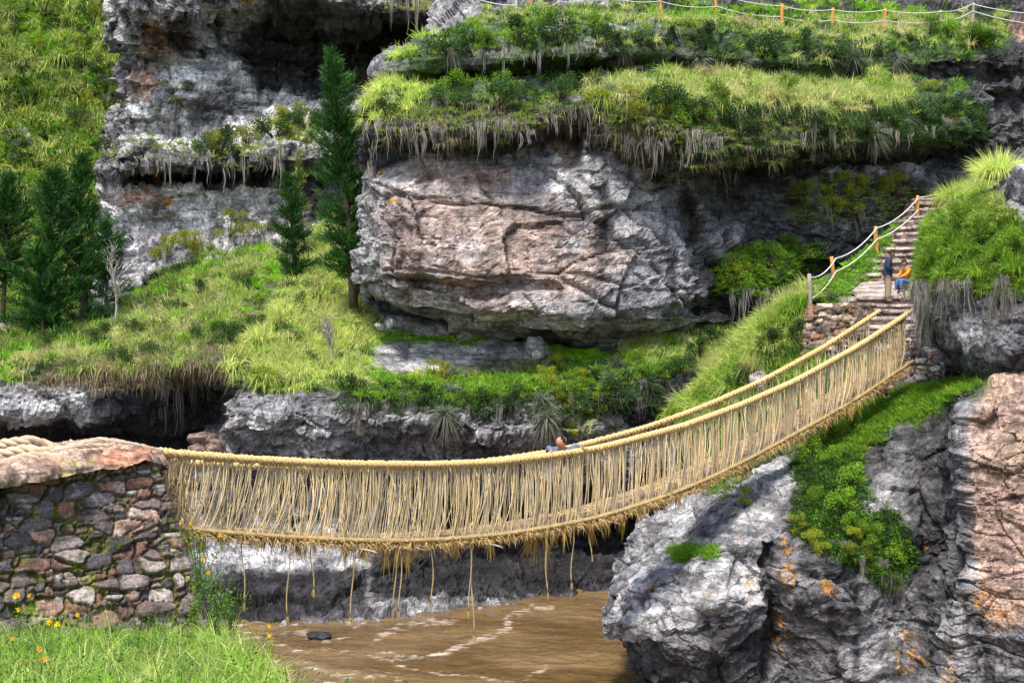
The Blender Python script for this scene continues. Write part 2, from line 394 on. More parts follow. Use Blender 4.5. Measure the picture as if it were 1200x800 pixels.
# back cliff behind the pines
P = loft([
 [(100, 480, 57), (200, 480, 57), (400, 480, 60), (640, 480, 60)],
 [(100, 385, 60), (180, 370, 60), (260, 345, 60), (340, 345, 61), (460, 340, 62), (640, 340, 62)],
 [(108, 330, 62), (150, 325, 64.5), (180, 320, 62), (260, 300, 62), (340, 300, 62), (460, 300, 64), (640, 300, 64)],
 [(112, 285, 66), (150, 285, 66), (200, 280, 65), (260, 282, 65), (340, 270, 64.5), (460, 270, 66), (640, 270, 66)],
 [(114, 265, 67), (150, 262, 66.4), (260, 262, 66), (340, 262, 66), (460, 262, 67), (640, 262, 67)],
 [(116, 222, 69), (140, 220, 66.5), (200, 218, 66), (340, 218, 66.2), (460, 218, 67), (640, 218, 67)],
 [(118, 212, 70), (140, 212, 67.5), (200, 211, 68.3), (340, 210, 68.3), (460, 200, 68), (640, 200, 68)],
 [(112, 200, 67), (140, 198, 64.6), (200, 196, 64.2), (340, 190, 64.2), (460, 180, 67), (640, 180, 67)],
 [(120, 182, 70), (140, 178, 65.5), (200, 172, 65.4), (340, 155, 65), (460, 150, 68), (640, 150, 68)],
 [(126, 160, 71), (150, 165, 67.4), (200, 150, 67), (340, 138, 67.5), (460, 130, 69), (640, 130, 69)],
 [(140, 110, 72), (160, 105, 67.3), (220, 90, 67), (300, 100, 68.5), (380, 105, 69), (460, 90, 71), (640, 90, 71)],
 [(140, 75, 72), (158, 70, 66.4), (220, 70, 67.2), (290, 80, 69), (380, 95, 70.4), (460, 55, 71.4), (640, 60, 72)],
 [(132, 35, 70), (150, 30, 64.6), (220, 35, 66), (290, 20, 68.5), (380, 45, 70.5), (460, 30, 70.5), (560, 30, 70), (640, 30, 70)],
 [(126, 8, 68), (142, 6, 63.4), (220, 10, 64.5), (300, -2, 66), (380, 18, 66), (460, 16, 65), (560, 10, 65), (640, 0, 66)],
 [(126, -30, 70), (142, -30, 63.4), (220, -30, 64), (380, -15, 65.5), (460, -10, 66), (560, -12, 67), (640, -20, 68)],
 [(126, -150, 73), (142, -150, 68), (640, -150, 72)],
 [(126, -320, 82), (142, -320, 80), (640, -320, 84)]], 1.75, 1)
UV = PX(P); N = facing(P, normals(P)); flat = poly(UV, [(150, 375), (180, 315), (340, 290), (460, 290), (460, 400), (150, 400)], 6)
P2, inf = rocky(P, N, 1.25, 2.3, .75, 1.3, 3, flat*.5)
dent = poly(UV, [(282, 78), (296, 30), (330, 10), (400, 8), (470, 38), (440, 62), (385, 100), (300, 92)], 7)*1.2+poly(UV, [(132, 372), (140, 335), (180, 320), (195, 340), (170, 362)], 5)*2.5
P2[..., 1] += dent
V_ = np.stack([P[..., 0]*1.4, P[..., 1]*1.4, P[..., 2]*.16], -1)
strk = sstep(.02, .3, fbm(V_, 4, 12))
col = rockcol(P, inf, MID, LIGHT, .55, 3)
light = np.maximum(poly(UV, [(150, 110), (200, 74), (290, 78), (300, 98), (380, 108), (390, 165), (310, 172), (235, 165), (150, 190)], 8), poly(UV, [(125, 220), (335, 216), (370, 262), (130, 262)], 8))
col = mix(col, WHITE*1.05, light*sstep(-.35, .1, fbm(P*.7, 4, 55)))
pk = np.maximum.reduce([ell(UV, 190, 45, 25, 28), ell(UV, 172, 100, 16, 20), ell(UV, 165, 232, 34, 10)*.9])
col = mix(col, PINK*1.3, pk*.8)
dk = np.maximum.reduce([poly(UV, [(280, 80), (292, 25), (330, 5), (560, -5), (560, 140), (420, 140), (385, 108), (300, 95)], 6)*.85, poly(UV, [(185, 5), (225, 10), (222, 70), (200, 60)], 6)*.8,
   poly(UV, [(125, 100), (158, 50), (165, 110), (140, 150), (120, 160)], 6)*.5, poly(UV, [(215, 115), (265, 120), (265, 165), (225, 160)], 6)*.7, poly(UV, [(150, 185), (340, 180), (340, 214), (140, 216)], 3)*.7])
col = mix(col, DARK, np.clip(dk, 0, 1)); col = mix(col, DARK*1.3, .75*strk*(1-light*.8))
col = mix(col, BROWN, poly(UV, [(410, 80), (450, 78), (450, 105), (412, 105)], 4)*.8)
wl = poly(UV, [(385, 90), (445, 105), (440, 140), (380, 150)], 5); col = mix(col, WHITE*.8, wl*.8)
for (a, b, c_, d_) in ((182, 205, 5, 6), (195, 238, 6, 5), (178, 243, 3, 3), (200, 250, 5, 3), (290, 4, 8, 3), (130, 60, 3, 3)): col = mix(col, ORANGE, ell(UV, a, b, c_, d_)*.85)
gr = flat*sstep(-.25, .15, fbm(P*.8, 3, 77)); col = mix(col, (.14, .18, .03), gr)
lg = np.maximum.reduce([ell(UV, 345, 145, 32, 14), ell(UV, 250, 178, 20, 8), ell(UV, 290, 170, 20, 7), ell(UV, 207, 120, 9, 6), ell(UV, 500, 3, 60, 10)])
col = mix(col, MOSS, lg*.8)
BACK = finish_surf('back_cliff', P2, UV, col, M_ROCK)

# the great overhanging block and the cliff that runs on behind the stairs
P = loft([
 [(452, 470, 52), (640, 470, 52), (900, 470, 52), (1330, 470, 62)],
 [(452, 420, 51.5), (640, 420, 51.5), (860, 420, 51), (1330, 420, 61)],
 [(430, 392, 53), (450, 390, 50.4), (640, 398, 50.6), (760, 402, 49.5), (860, 400, 50), (950, 380, 52), (1330, 370, 60)],
 [(424, 372, 55), (450, 374, 50.4), (640, 390, 50.8), (700, 398, 49.3), (760, 388, 49.8), (860, 372, 49.5), (950, 350, 52), (1330, 350, 60)],
 [(421, 335, 60), (432, 338, 49), (452, 357, 47), (500, 368, 46.6), (560, 378, 46.6), (640, 385, 46.8), (690, 392, 47), (740, 380, 47.4), (800, 372, 48), (860, 352, 49), (950, 320, 52), (1330, 320, 60)],
 [(420, 310, 60), (432, 312, 48.4), (452, 335, 46.2), (560, 363, 45.8), (690, 372, 46.1), (800, 352, 47.4), (860, 330, 49), (950, 290, 51.5), (1060, 280, 54), (1330, 270, 60)],
 [(420, 250, 60), (434, 255, 48.2), (456, 256, 46.6), (560, 270, 46), (690, 270, 46.2), (800, 270, 48), (830, 255, 49), (880, 262, 50.5), (950, 252, 51.5), (1060, 240, 54), (1330, 230, 60)],
 [(420, 200, 60), (436, 205, 48.8), (470, 210, 47), (560, 215, 46.6), (690, 210, 46.8), (800, 210, 48.4), (830, 215, 50), (950, 215, 52.4), (1060, 212, 54.5), (1330, 210, 60)],
 [(416, 172, 60), (432, 175, 48.6), (480, 175, 48), (560, 172, 47.6), (690, 168, 47.6), (800, 188, 49.2), (950, 190, 53.4), (1060, 185, 56), (1330, 180, 61)],
 [(414, 152, 60), (430, 152, 47.2), (480, 150, 46.4), (520, 160, 45.9), (560, 148, 45.8), (600, 160, 45.6), (640, 140, 45.7), (680, 124, 46.6), (720, 150, 46.2), (760, 176, 46.2), (810, 184, 46.6), (850, 172, 47.2), (900, 180, 48), (1000, 170, 50.5), (1130, 150, 54), (1160, 140, 58), (1330, 140, 60)],
 [(418, 132, 60), (434, 134, 47.6), (480, 130, 46.8), (560, 125, 46.6), (640, 115, 46.4), (690, 112, 46.8), (800, 120, 47.2), (900, 120, 48.6), (1000, 115, 51), (1130, 112, 55), (1160, 110, 59), (1330, 110, 61)],
 [(430, 112, 60), (444, 112, 49), (480, 108, 48.6), (560, 102, 48.4), (680, 96, 48.4), (800, 88, 49.4), (900, 92, 51), (1000, 98, 53.5), (1130, 100, 57), (1330, 100, 62)],
 [(436, 100, 60), (450, 99, 49.6), (480, 97, 49.8), (560, 92, 50.2), (680, 86, 50.4), (760, 76, 50.6), (900, 84, 52.4), (1000, 92, 55), (1130, 94, 58), (1330, 90, 63)],
 [(442, 84, 60), (456, 84, 49), (490, 76, 48), (560, 74, 47.8), (680, 66, 48), (760, 62, 49.6), (900, 72, 52), (1000, 76, 54.5), (1130, 70, 57), (1330, 78, 63)],
 [(452, 70, 60), (468, 72, 49.6), (500, 56, 49), (560, 40, 49), (680, 32, 49), (800, 38, 50.5), (900, 42, 53), (1000, 46, 55.5), (1130, 50, 58), (1330, 60, 63)],
 [(470, 62, 60), (490, 60, 51.5), (520, 46, 51), (570, 26, 51), (640, 20, 51), (800, 18, 54), (900, 24, 57), (1000, 30, 59.5), (1100, 30, 62), (1330, 44, 64)],
 [(500, 60, 62), (540, 50, 55), (590, 18, 54), (680, 14, 54.5), (800, 14, 58), (900, 14, 62), (1000, 14, 64), (1100, 14, 66), (1330, 30, 68)],
 [(500, 0, 66), (590, -5, 58), (680, -30, 58), (800, -20, 64), (1000, -20, 69), (1100, -20, 69), (1330, -20, 70)],
 [(500, -260, 76), (640, -260, 70), (1330, -260, 80)]], 1.65, 1)
UV = PX(P); N = facing(P, normals(P))
vg = np.maximum.reduce([
 poly(UV, [(425, 150), (440, 112), (462, 78), (500, 55), (560, 24), (700, 12), (1180, 20), (1180, 60), (1000, 92), (760, 78), (560, 84), (470, 92), (452, 118), (520, 112), (700, 92), (760, 80), (1000, 94), (1130, 105), (1145, 150), (1060, 166), (900, 168), (800, 160), (690, 118), (560, 128), (470, 138)], 6)])
flat = np.clip(vg*.8, 0, 1)
fm = sstep(430, 470, UV[..., 0])*(1-sstep(740, 830, UV[..., 0]))*sstep(170, 190, UV[..., 1]); P2, inf = rocky(P, N, .95, 3.3, .2, 1.1-.8*fm, 21, flat*.7, fm)
face = poly(UV, [(445, 195), (500, 175), (640, 170), (800, 195), (850, 270), (800, 350), (700, 392), (450, 352)], 10)
# named breaks of the face: the arch scar, the long notch, the recess above the lower lip
P2[..., 1] += poly(UV, [(630, 180), (645, 145), (668, 130), (680, 140), (678, 195), (640, 200)], 4)*.7+poly(UV, [(476, 322), (520, 328), (588, 335), (590, 350), (540, 352), (482, 340)], 4)*.45+ell(UV, 815, 262, 18, 30)*.9+ell(UV, 480, 202, 28, 14)*.35
P2[..., 1] += poly(UV, [(588, 322), (650, 330), (660, 338), (600, 342), (587, 350)], 3)*.4
for v0, a0 in ((236, .2), (318, .16)):   # bedding planes
    dv = UV[..., 1]-v0-.06*(UV[..., 0]-560)-16*noise(P*.3, int(v0)); P2[..., 1] += a0*face*np.exp(-(dv/2.2)**2)
P2[..., 1] -= ell(UV, 699, 213, 9, 7, .2)*.45
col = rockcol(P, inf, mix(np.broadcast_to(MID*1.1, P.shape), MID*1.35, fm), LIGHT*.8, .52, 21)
pink = poly(UV, [(455, 230), (520, 215), (600, 225), (700, 245), (740, 300), (690, 345), (600, 372), (500, 362), (460, 340)], 25)*.75
pink = np.maximum(pink, np.maximum(ell(UV, 660, 165, 16, 28)*.9, poly(UV, [(475, 195), (530, 185), (600, 190), (600, 215), (560, 222), (480, 215)], 8)*.8))
col = mix(col, (.42, .29, .225), pink*.92*sstep(-.5, .15, fbm(P*.6, 3, 91)+.1))
V_ = np.stack([P[..., 0]*1.1, P[..., 1]*1.1, P[..., 2]*.15], -1); strk = sstep(.0, .3, fbm(V_, 4, 31))
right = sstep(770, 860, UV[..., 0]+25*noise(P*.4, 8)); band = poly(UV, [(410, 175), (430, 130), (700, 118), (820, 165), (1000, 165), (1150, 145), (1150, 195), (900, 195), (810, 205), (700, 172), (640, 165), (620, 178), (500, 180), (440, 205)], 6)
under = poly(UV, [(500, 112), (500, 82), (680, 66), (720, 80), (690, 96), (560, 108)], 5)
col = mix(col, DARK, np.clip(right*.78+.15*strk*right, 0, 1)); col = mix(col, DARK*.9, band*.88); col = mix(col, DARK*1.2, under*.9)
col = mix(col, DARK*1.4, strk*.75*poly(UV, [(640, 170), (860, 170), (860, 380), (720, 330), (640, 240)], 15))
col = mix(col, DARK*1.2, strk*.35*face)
pale_rock = np.maximum.reduce([poly(UV, [(915, 195), (1000, 188), (1090, 196), (1090, 214), (930, 216)], 5)*.75, ell(UV, 840, 290, 30, 34)*.5, ell(UV, 1010, 262, 46, 12)*.25])  # paler grey patches on the dark cliff
col = mix(col, LIGHT*.95, pale_rock*sstep(-.2, .25, fbm(P*1.1, 3, 15)))
cave = poly(UV, [(440, 352), (470, 364), (560, 380), (640, 388), (690, 392), (700, 405), (560, 392), (450, 375)], 3); col = mix(col, DARK*.8, cave*.85)  # gap under the overhanging block, its shade put into the rock colour
for (a, b, c_, d_) in ((686, 180, 2.6, 15), (650, 184, 9, 6), (655, 215, 9, 9), (690, 205, 3, 3)): col = mix(col, WHITE*1.15, ell(UV, a, b, c_, d_, .3, .15)*.85)
for (a, b, c_, d_) in ((452, 205, 3, 3), (462, 236, 5, 3), (520, 150, 3, 3)): col = mix(col, ORANGE, ell(UV, a, b, c_, d_)*.8)
col = mix(col, BROWN*.5, ell(UV, 818, 255, 12, 34)*.8)
ms = np.maximum.reduce([ell(UV, 1000, 235, 70, 24), ell(UV, 905, 320, 55, 30), ell(UV, 740, 135, 60, 24), poly(UV, [(790, 100), (900, 140), (1130, 120), (1145, 160), (820, 165)], 8)*.8, ell(UV, 540, 135, 60, 14)*.5])
col = mix(col, MOSS, ms*sstep(-.1, .25, fbm(P*1.6, 3, 19))*.8)
col = mix(col, GREEN*.6, vg*sstep(-.5, .1, fbm(P*.9, 3, 23))*.9)
far = poly(UV, [(620, 18), (700, -10), (800, 5), (1110, 5), (1110, 26), (900, 18), (700, 20)], 3); col = mix(col, (.14, .2, .025), far*sstep(690, 790, UV[..., 0])*sstep(-.3, 0, fbm(P*.5, 3, 88)))
col = mix(col, PINK*.9, poly(UV, [(1165, 25), (1250, 30), (1250, 55), (1170, 45)], 4)*.8)
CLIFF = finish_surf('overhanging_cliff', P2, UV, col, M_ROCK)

# far bank: rock rising from the water, grassy shelf above
P = loft([
 [(-250, 790, 38.5), (230, 780, 38.5), (300, 760, 38.5), (430, 760, 39), (560, 735, 41), (740, 710, 44.5), (940, 700, 46)],
 [(-250, 720, 40.5), (230, 714, 40.6), (300, 703, 40.9), (430, 710, 41.2), (560, 697, 43.2), (740, 676, 46.4), (940, 670, 47)],
 [(-250, 690, 41.2), (230, 684, 41.4), (300, 680, 41.8), (430, 682, 42), (560, 672, 44.6), (740, 655, 47.4), (940, 655, 48)],
 [(-250, 655, 43), (230, 655, 43), (300, 652, 43.4), (420, 650, 43), (470, 655, 43.2), (560, 660, 46), (740, 645, 48.4), (940, 640, 48.5)],
 [(-250, 635, 45), (230, 630, 45), (300, 628, 45.5), (420, 628, 45), (560, 636, 47), (740, 622, 48.6), (940, 610, 47.5)],
 [(-250, 560, 46.2), (230, 565, 46.4), (430, 560, 46), (560, 590, 45.4), (740, 580, 46.5), (940, 560, 47.5)],
 [(-250, 528, 48.5), (100, 528, 48.8), (160, 530, 49), (250, 532, 48), (285, 530, 45), (430, 530, 45), (740, 525, 46.4), (940, 520, 47.2)],
 [(-250, 503, 47.5), (20, 498, 46.6), (160, 505, 48), (250, 500, 48), (272, 500, 44.6), (330, 505, 44.2), (430, 505, 44.4), (600, 508, 45), (740, 500, 46.2), (940, 500, 47)],
 [(-250, 485, 44.8), (20, 480, 44.4), (160, 482, 46), (250, 480, 48.2), (270, 480, 44.6), (330, 485, 43.8), (430, 490, 44.2), (560, 495, 44.8), (680, 488, 45.8), (800, 470, 46.6), (940, 440, 47)],
 [(-250, 450, 45), (50, 450, 44.8), (150, 452, 45.8), (230, 452, 47.6), (258, 455, 48), (275, 462, 44.8), (330, 466, 44.2), (430, 478, 44.4), (560, 484, 45), (680, 476, 45.8), (800, 448, 46.6), (940, 420, 47)],
 [(-250, 432, 45.2), (50, 432, 45.2), (150, 435, 45.4), (230, 430, 44.8), (260, 430, 45), (290, 448, 45), (330, 448, 44.8), (430, 462, 44.8), (560, 462, 45.2), (680, 456, 46), (800, 430, 46.8), (940, 400, 47.2)],
 [(-250, 405, 48), (50, 405, 48), (150, 395, 48.5), (250, 380, 49), (330, 395, 47.5), (430, 442, 46.6), (560, 443, 47), (680, 434, 47.4), (800, 410, 48), (940, 385, 48.4)],
 [(-250, 390, 52), (50, 388, 52), (150, 362, 53), (250, 330, 55), (330, 345, 51.5), (430, 397, 49.4), (560, 395, 49.8), (680, 404, 49.3), (800, 395, 49.4), (940, 370, 49.6)],
 [(-250, 382, 57), (120, 378, 57), (250, 302, 60), (330, 296, 60), (400, 300, 58), (430, 330, 57), (470, 385, 53), (560, 390, 53), (680, 402, 52), (800, 388, 52), (940, 365, 52)],
 [(-250, 380, 64), (120, 380, 63), (250, 310, 66), (330, 290, 66), (400, 240, 68), (446, 225, 68), (520, 380, 60), (940, 360, 56)]], 1.65, 1)
UV = PX(P); N = facing(P, normals(P))
top = poly(UV, [(-260, 450), (-260, 380), (120, 378), (250, 302), (330, 290), (400, 230), (450, 225), (450, 370), (560, 392), (940, 350), (940, 430), (800, 440), (700, 462), (560, 470), (430, 468), (300, 452), (265, 440), (150, 440), (50, 438)], 5)
slab = poly(UV, [(412, 402), (470, 396), (560, 396), (640, 402), (655, 416), (560, 424), (500, 438), (430, 430), (405, 415)], 4)
P2, inf = rocky(P, N, 1., 1.7, .6, 1.15, 35, np.clip(top*.65+slab, 0, 1))
rub = poly(UV, [(555, 480), (760, 470), (770, 560), (560, 560), (430, 600), (430, 520)], 12)
f1, f2, r, vec = voronoi(P*2.6, 9); P2 += N*(rub*.16*(1-f1*1.3))[..., None]
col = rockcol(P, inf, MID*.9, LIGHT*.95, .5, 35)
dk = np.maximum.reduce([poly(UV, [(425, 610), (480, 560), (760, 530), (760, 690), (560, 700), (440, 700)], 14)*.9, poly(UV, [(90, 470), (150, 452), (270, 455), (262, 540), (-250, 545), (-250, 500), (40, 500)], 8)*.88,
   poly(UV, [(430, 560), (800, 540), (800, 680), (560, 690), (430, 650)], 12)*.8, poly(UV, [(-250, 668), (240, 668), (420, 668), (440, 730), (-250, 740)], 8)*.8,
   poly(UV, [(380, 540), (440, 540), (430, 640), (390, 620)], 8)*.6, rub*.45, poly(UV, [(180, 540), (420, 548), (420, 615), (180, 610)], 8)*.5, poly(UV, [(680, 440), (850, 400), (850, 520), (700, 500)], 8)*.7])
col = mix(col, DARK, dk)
wh = np.maximum.reduce([poly(UV, [(235, 640), (300, 632), (420, 640), (460, 655), (420, 668), (330, 665), (250, 690), (235, 680)], 6)*.5, ell(UV, 65, 465, 40, 12)*.8, poly(UV, [(25, 485), (100, 478), (115, 488), (40, 496)], 5)*.6, slab*.95, ell(UV, 330, 490, 45, 18)*.3])
col = mix(col, WHITE*.85, wh*sstep(-.2, .15, fbm(P*.9, 3, 45)))
tp = top*(1-slab); gcol = mix(np.broadcast_to(np.array((.05, .075, .015)), P.shape), (.10, .12, .03), sstep(-.3, .3, fbm(P*.7, 3, 50)))
col = mix(col, gcol, tp*.9)
br = np.maximum.reduce([poly(UV, [(430, 392), (470, 384), (565, 394), (560, 404), (470, 398), (415, 408)], 3), poly(UV, [(640, 408), (705, 406), (700, 430), (650, 420)], 4), poly(UV, [(400, 425), (440, 432), (470, 450), (400, 450)], 5), poly(UV, [(500, 445), (600, 438), (640, 450), (600, 468), (520, 470)], 6), poly(UV, [(-20, 412), (40, 402), (50, 420), (-20, 435)], 4), poly(UV, [(235, 335), (320, 308), (330, 320), (250, 352)], 6)])
col = mix(col, (.16, .33, .015), br*.9)
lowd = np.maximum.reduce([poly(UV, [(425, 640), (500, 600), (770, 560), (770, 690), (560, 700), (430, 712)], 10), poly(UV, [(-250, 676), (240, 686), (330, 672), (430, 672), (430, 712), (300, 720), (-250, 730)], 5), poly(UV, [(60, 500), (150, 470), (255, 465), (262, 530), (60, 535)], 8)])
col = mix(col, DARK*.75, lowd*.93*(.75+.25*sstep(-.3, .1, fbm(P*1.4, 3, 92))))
col = mix(col, MOSS*1.3, np.maximum.reduce([ell(UV, 510, 440, 30, 8), ell(UV, 660, 460, 40, 14), ell(UV, 690, 500, 30, 20)*.6, ell(UV, 430, 470, 40, 8)*.5])*sstep(-.1, .2, fbm(P*2, 3, 4)))
col = mix(col, PINK*.8, ell(UV, 296, 373, 11, 7)*.8); col = mix(col, (.16, .08, .03), ell(UV, 20, 388, 26, 8)*.7)
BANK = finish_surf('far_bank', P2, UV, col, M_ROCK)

# right bank slope that carries the stairs
P = loft([
 [(815, 600, 50), (812, 600, 43.5), (850, 560, 42), (950, 520, 40.5), (1060, 470, 39.5), (1330, 470, 40)],
 [(800, 520, 49), (795, 520, 44.3), (850, 480, 42.5), (950, 430, 41), (1050, 400, 40.3), (1085, 392, 40.3), (1330, 400, 40)],
 [(785, 497, 48), (782, 494, 44.8), (850, 440, 43.4), (900, 408, 42.8), (940, 400, 43.3), (1012, 402, 43.4), (1030, 366, 42.6), (1060, 362, 42.6), (1330, 360, 42)],
 [(788, 478, 45), (850, 424, 44.4), (900, 384, 44), (945, 350, 43.6), (1000, 340, 45), (1060, 338, 46), (1150, 300, 44), (1330, 290, 44)],
 [(795, 466, 46), (850, 415, 45.5), (905, 370, 45.5), (945, 338, 45), (980, 322, 46), (1020, 300, 48), (1070, 262, 50.5), (1110, 228, 53), (1160, 215, 53), (1330, 200, 55)],
 [(800, 462, 47), (850, 413, 46.8), (905, 366, 46.8), (948, 332, 46.4), (985, 314, 47.8), (1012, 296, 49.5), (1056, 256, 52), (1095, 224, 55), (1150, 200, 57), (1330, 180, 60)],
 [(805, 520, 50), (850, 470, 50), (905, 430, 50), (948, 400, 50), (985, 380, 51.5), (1015, 350, 53), (1060, 300, 56), (1100, 270, 59), (1330, 250, 64)]], 1.65, 1)
UV = PX(P); N = facing(P, normals(P)); P2, inf = rocky(P, N, .5, 1.2, .3, 1., 44, np.full(UV.shape[:2], .4))
col = rockcol(P, inf, MID, LIGHT, .5, 44); gcol = mix(np.broadcast_to(np.array((.05, .09, .012)), P.shape), (.08, .13, .02), sstep(-.2, .3, fbm(P*.7, 3, 51)))
path = poly(UV, [(1000, 368), (1005, 335), (1030, 300), (1065, 255), (1095, 222), (1120, 215), (1100, 260), (1080, 320), (1085, 420), (1030, 420)], 5)
col = mix(col, gcol, np.full(UV.shape[:2], .95)*(1-path)); col = mix(col, PINK*.45, path*.8); P2[..., 2] -= path*.75
SLOPE = finish_surf('stair_slope', P2, UV, col, M_ROCK)

# near right rock under the bridge end
P = loft([
 [(790, 960, 36), (762, 960, 32.5), (850, 960, 31), (1000, 960, 30.5), (1400, 960, 28)],
 [(775, 820, 36), (750, 810, 32), (800, 805, 30), (880, 800, 30.2), (920, 800, 30.8), (1000, 800, 30), (1100, 800, 29), (1400, 800, 26.5)],
 [(760, 780, 36), (728, 772, 32), (780, 765, 29.8), (860, 750, 29.8), (905, 750, 31), (1000, 740, 30), (1060, 740, 30.6), (1100, 745, 29.6), (1160, 745, 28.4), (1400, 745, 26)],
 [(740, 735, 36), (702, 732, 32), (740, 725, 30), (850, 705, 29.2), (903, 705, 30.6), (940, 700, 30.2), (1000, 680, 29.8), (1060, 690, 31), (1110, 700, 30), (1135, 700, 29), (1400, 700, 26)],
 [(740, 692, 36.5), (705, 692, 32.6), (750, 682, 31), (850, 665, 30), (900, 660, 30.6), (940, 655, 30.2), (1000, 650, 30), (1060, 650, 31.8), (1110, 650, 31.6), (1130, 650, 29.4), (1400, 650, 26.5)],
 [(760, 655, 37), (722, 655, 33.8), (760, 645, 33), (845, 625, 31.6), (925, 605, 31.4), (1000, 590, 31.4), (1060, 600, 32), (1110, 580, 32), (1130, 570, 29.8), (1400, 560, 27)],
 [(775, 612, 38), (742, 615, 35.4), (790, 600, 34.6), (850, 578, 33.6), (925, 555, 33.2), (1000, 530, 33.6), (1050, 520, 33), (1115, 505, 32.4), (1132, 480, 30.2), (1400, 470, 28)],
 [(785, 604, 40), (765, 605, 37), (830, 578, 36), (900, 550, 36.2), (960, 518, 36.2), (1020, 490, 36.4), (1060, 484, 35.4), (1110, 470, 34), (1140, 450, 31.6), (1400, 430, 30)],
 [(790, 610, 43), (775, 608, 40), (830, 582, 39), (900, 550, 39), (960, 512, 39), (1020, 472, 38.8), (1060, 452, 38.6), (1130, 446, 38), (1165, 438, 36), (1400, 425, 34)],
 [(790, 640, 46), (830, 620, 44), (900, 590, 43), (1020, 500, 42), (1130, 450, 42), (1400, 440, 42)]], 1.3, 1, .12)
UV = PX(P); N = facing(P, normals(P))
gv = poly(UV, [(925, 535), (1010, 472), (1060, 446), (1170, 440), (1135, 462), (1075, 495), (1050, 500), (1012, 530), (1010, 600), (1050, 600), (1066, 660), (1050, 700), (985, 660), (930, 625), (938, 560)], 7)
P2, inf = rocky(P, N, .62, 1.5, .35, 1., 52, gv*.6)
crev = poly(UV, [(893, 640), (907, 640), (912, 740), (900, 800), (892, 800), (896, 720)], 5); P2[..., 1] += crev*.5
P2[..., 1] += poly(UV, [(1012, 520), (1050, 505), (1055, 560), (1030, 575), (1012, 560)], 4)*.7+poly(UV, [(1110, 440), (1135, 445), (1135, 640), (1120, 640)], 4)*.5
P2[..., 1] -= ell(UV, 1062, 610, 14, 50)*.5+ell(UV, 1150, 470, 14, 22)*.35+ell(UV, 800, 770, 50, 25)*.25
P2[..., 1] += poly(UV, [(720, 655), (860, 650), (900, 690), (880, 700), (800, 672), (722, 668)], 4)*.3
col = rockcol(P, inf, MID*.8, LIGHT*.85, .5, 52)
pale_rock = np.maximum.reduce([poly(UV, [(700, 690), (740, 640), (870, 655), (900, 690), (870, 730), (760, 770), (720, 760)], 12)*.6, poly(UV, [(780, 590), (930, 540), (930, 620), (900, 650), (790, 620)], 14)*.35, poly(UV, [(1090, 720), (1140, 690), (1150, 760), (1110, 790)], 8)*.7])  # whiter patches of the near rock
col = mix(col, WHITE*.85, pale_rock*sstep(-.1, .25, fbm(P*1.2, 4, 46)))
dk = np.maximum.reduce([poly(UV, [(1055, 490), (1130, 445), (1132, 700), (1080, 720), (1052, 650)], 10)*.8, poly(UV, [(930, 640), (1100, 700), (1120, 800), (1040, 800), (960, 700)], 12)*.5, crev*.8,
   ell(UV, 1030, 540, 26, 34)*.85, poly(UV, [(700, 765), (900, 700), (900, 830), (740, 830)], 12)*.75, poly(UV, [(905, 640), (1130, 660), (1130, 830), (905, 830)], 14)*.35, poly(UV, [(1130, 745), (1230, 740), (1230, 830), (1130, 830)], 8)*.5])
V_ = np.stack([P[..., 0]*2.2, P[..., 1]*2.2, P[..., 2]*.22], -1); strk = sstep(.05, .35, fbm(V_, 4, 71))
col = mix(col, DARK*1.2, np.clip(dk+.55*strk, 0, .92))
pk = poly(UV, [(1146, 430), (1410, 420), (1410, 745), (1156, 735), (1138, 640), (1138, 500)], 7)
col = mix(col, mix(np.broadcast_to(np.array((.42, .285, .22)), P.shape), (.34, .23, .16), sstep(-.2, .3, fbm(P*.9, 3, 47))), pk*.93)
col = mix(col, DARK*2.5, pk*inf['crack']*.6)
for (a, b, c_, d_) in ((925, 668, 8, 24), (921, 640, 4, 10), (867, 628, 3, 6), (890, 662, 4, 8), (916, 740, 7, 24), (880, 690, 4, 12), (832, 702, 3, 7), (972, 690, 8, 3), (1062, 760, 12, 16), (1075, 765, 8, 14), (1110, 790, 9, 20), (1042, 750, 4, 6), (1140, 672, 5, 4), (1187, 727, 9, 6), (1165, 708, 22, 12), (763, 690, 3, 3), (1085, 640, 2, 8)):
    col = mix(col, ORANGE*rng.uniform(.75, 1.05), ell(UV, a, b, c_*1.15, d_*1.15, .6, .7)*sstep(.0, .16, fbm(P*6, 4, 8, .75))*.85)
col = mix(col, mix(np.broadcast_to(GREEN*.35, P.shape), (.05, .09, .015), sstep(-.2, .2, fbm(P*1.3, 3, 3))), gv*.92)
col = mix(col, (.15, .3, .02), ell(UV, 815, 648, 26, 9)*.9)
NEAR = finish_surf('near_rock', P2, UV, col, M_ROCKN)

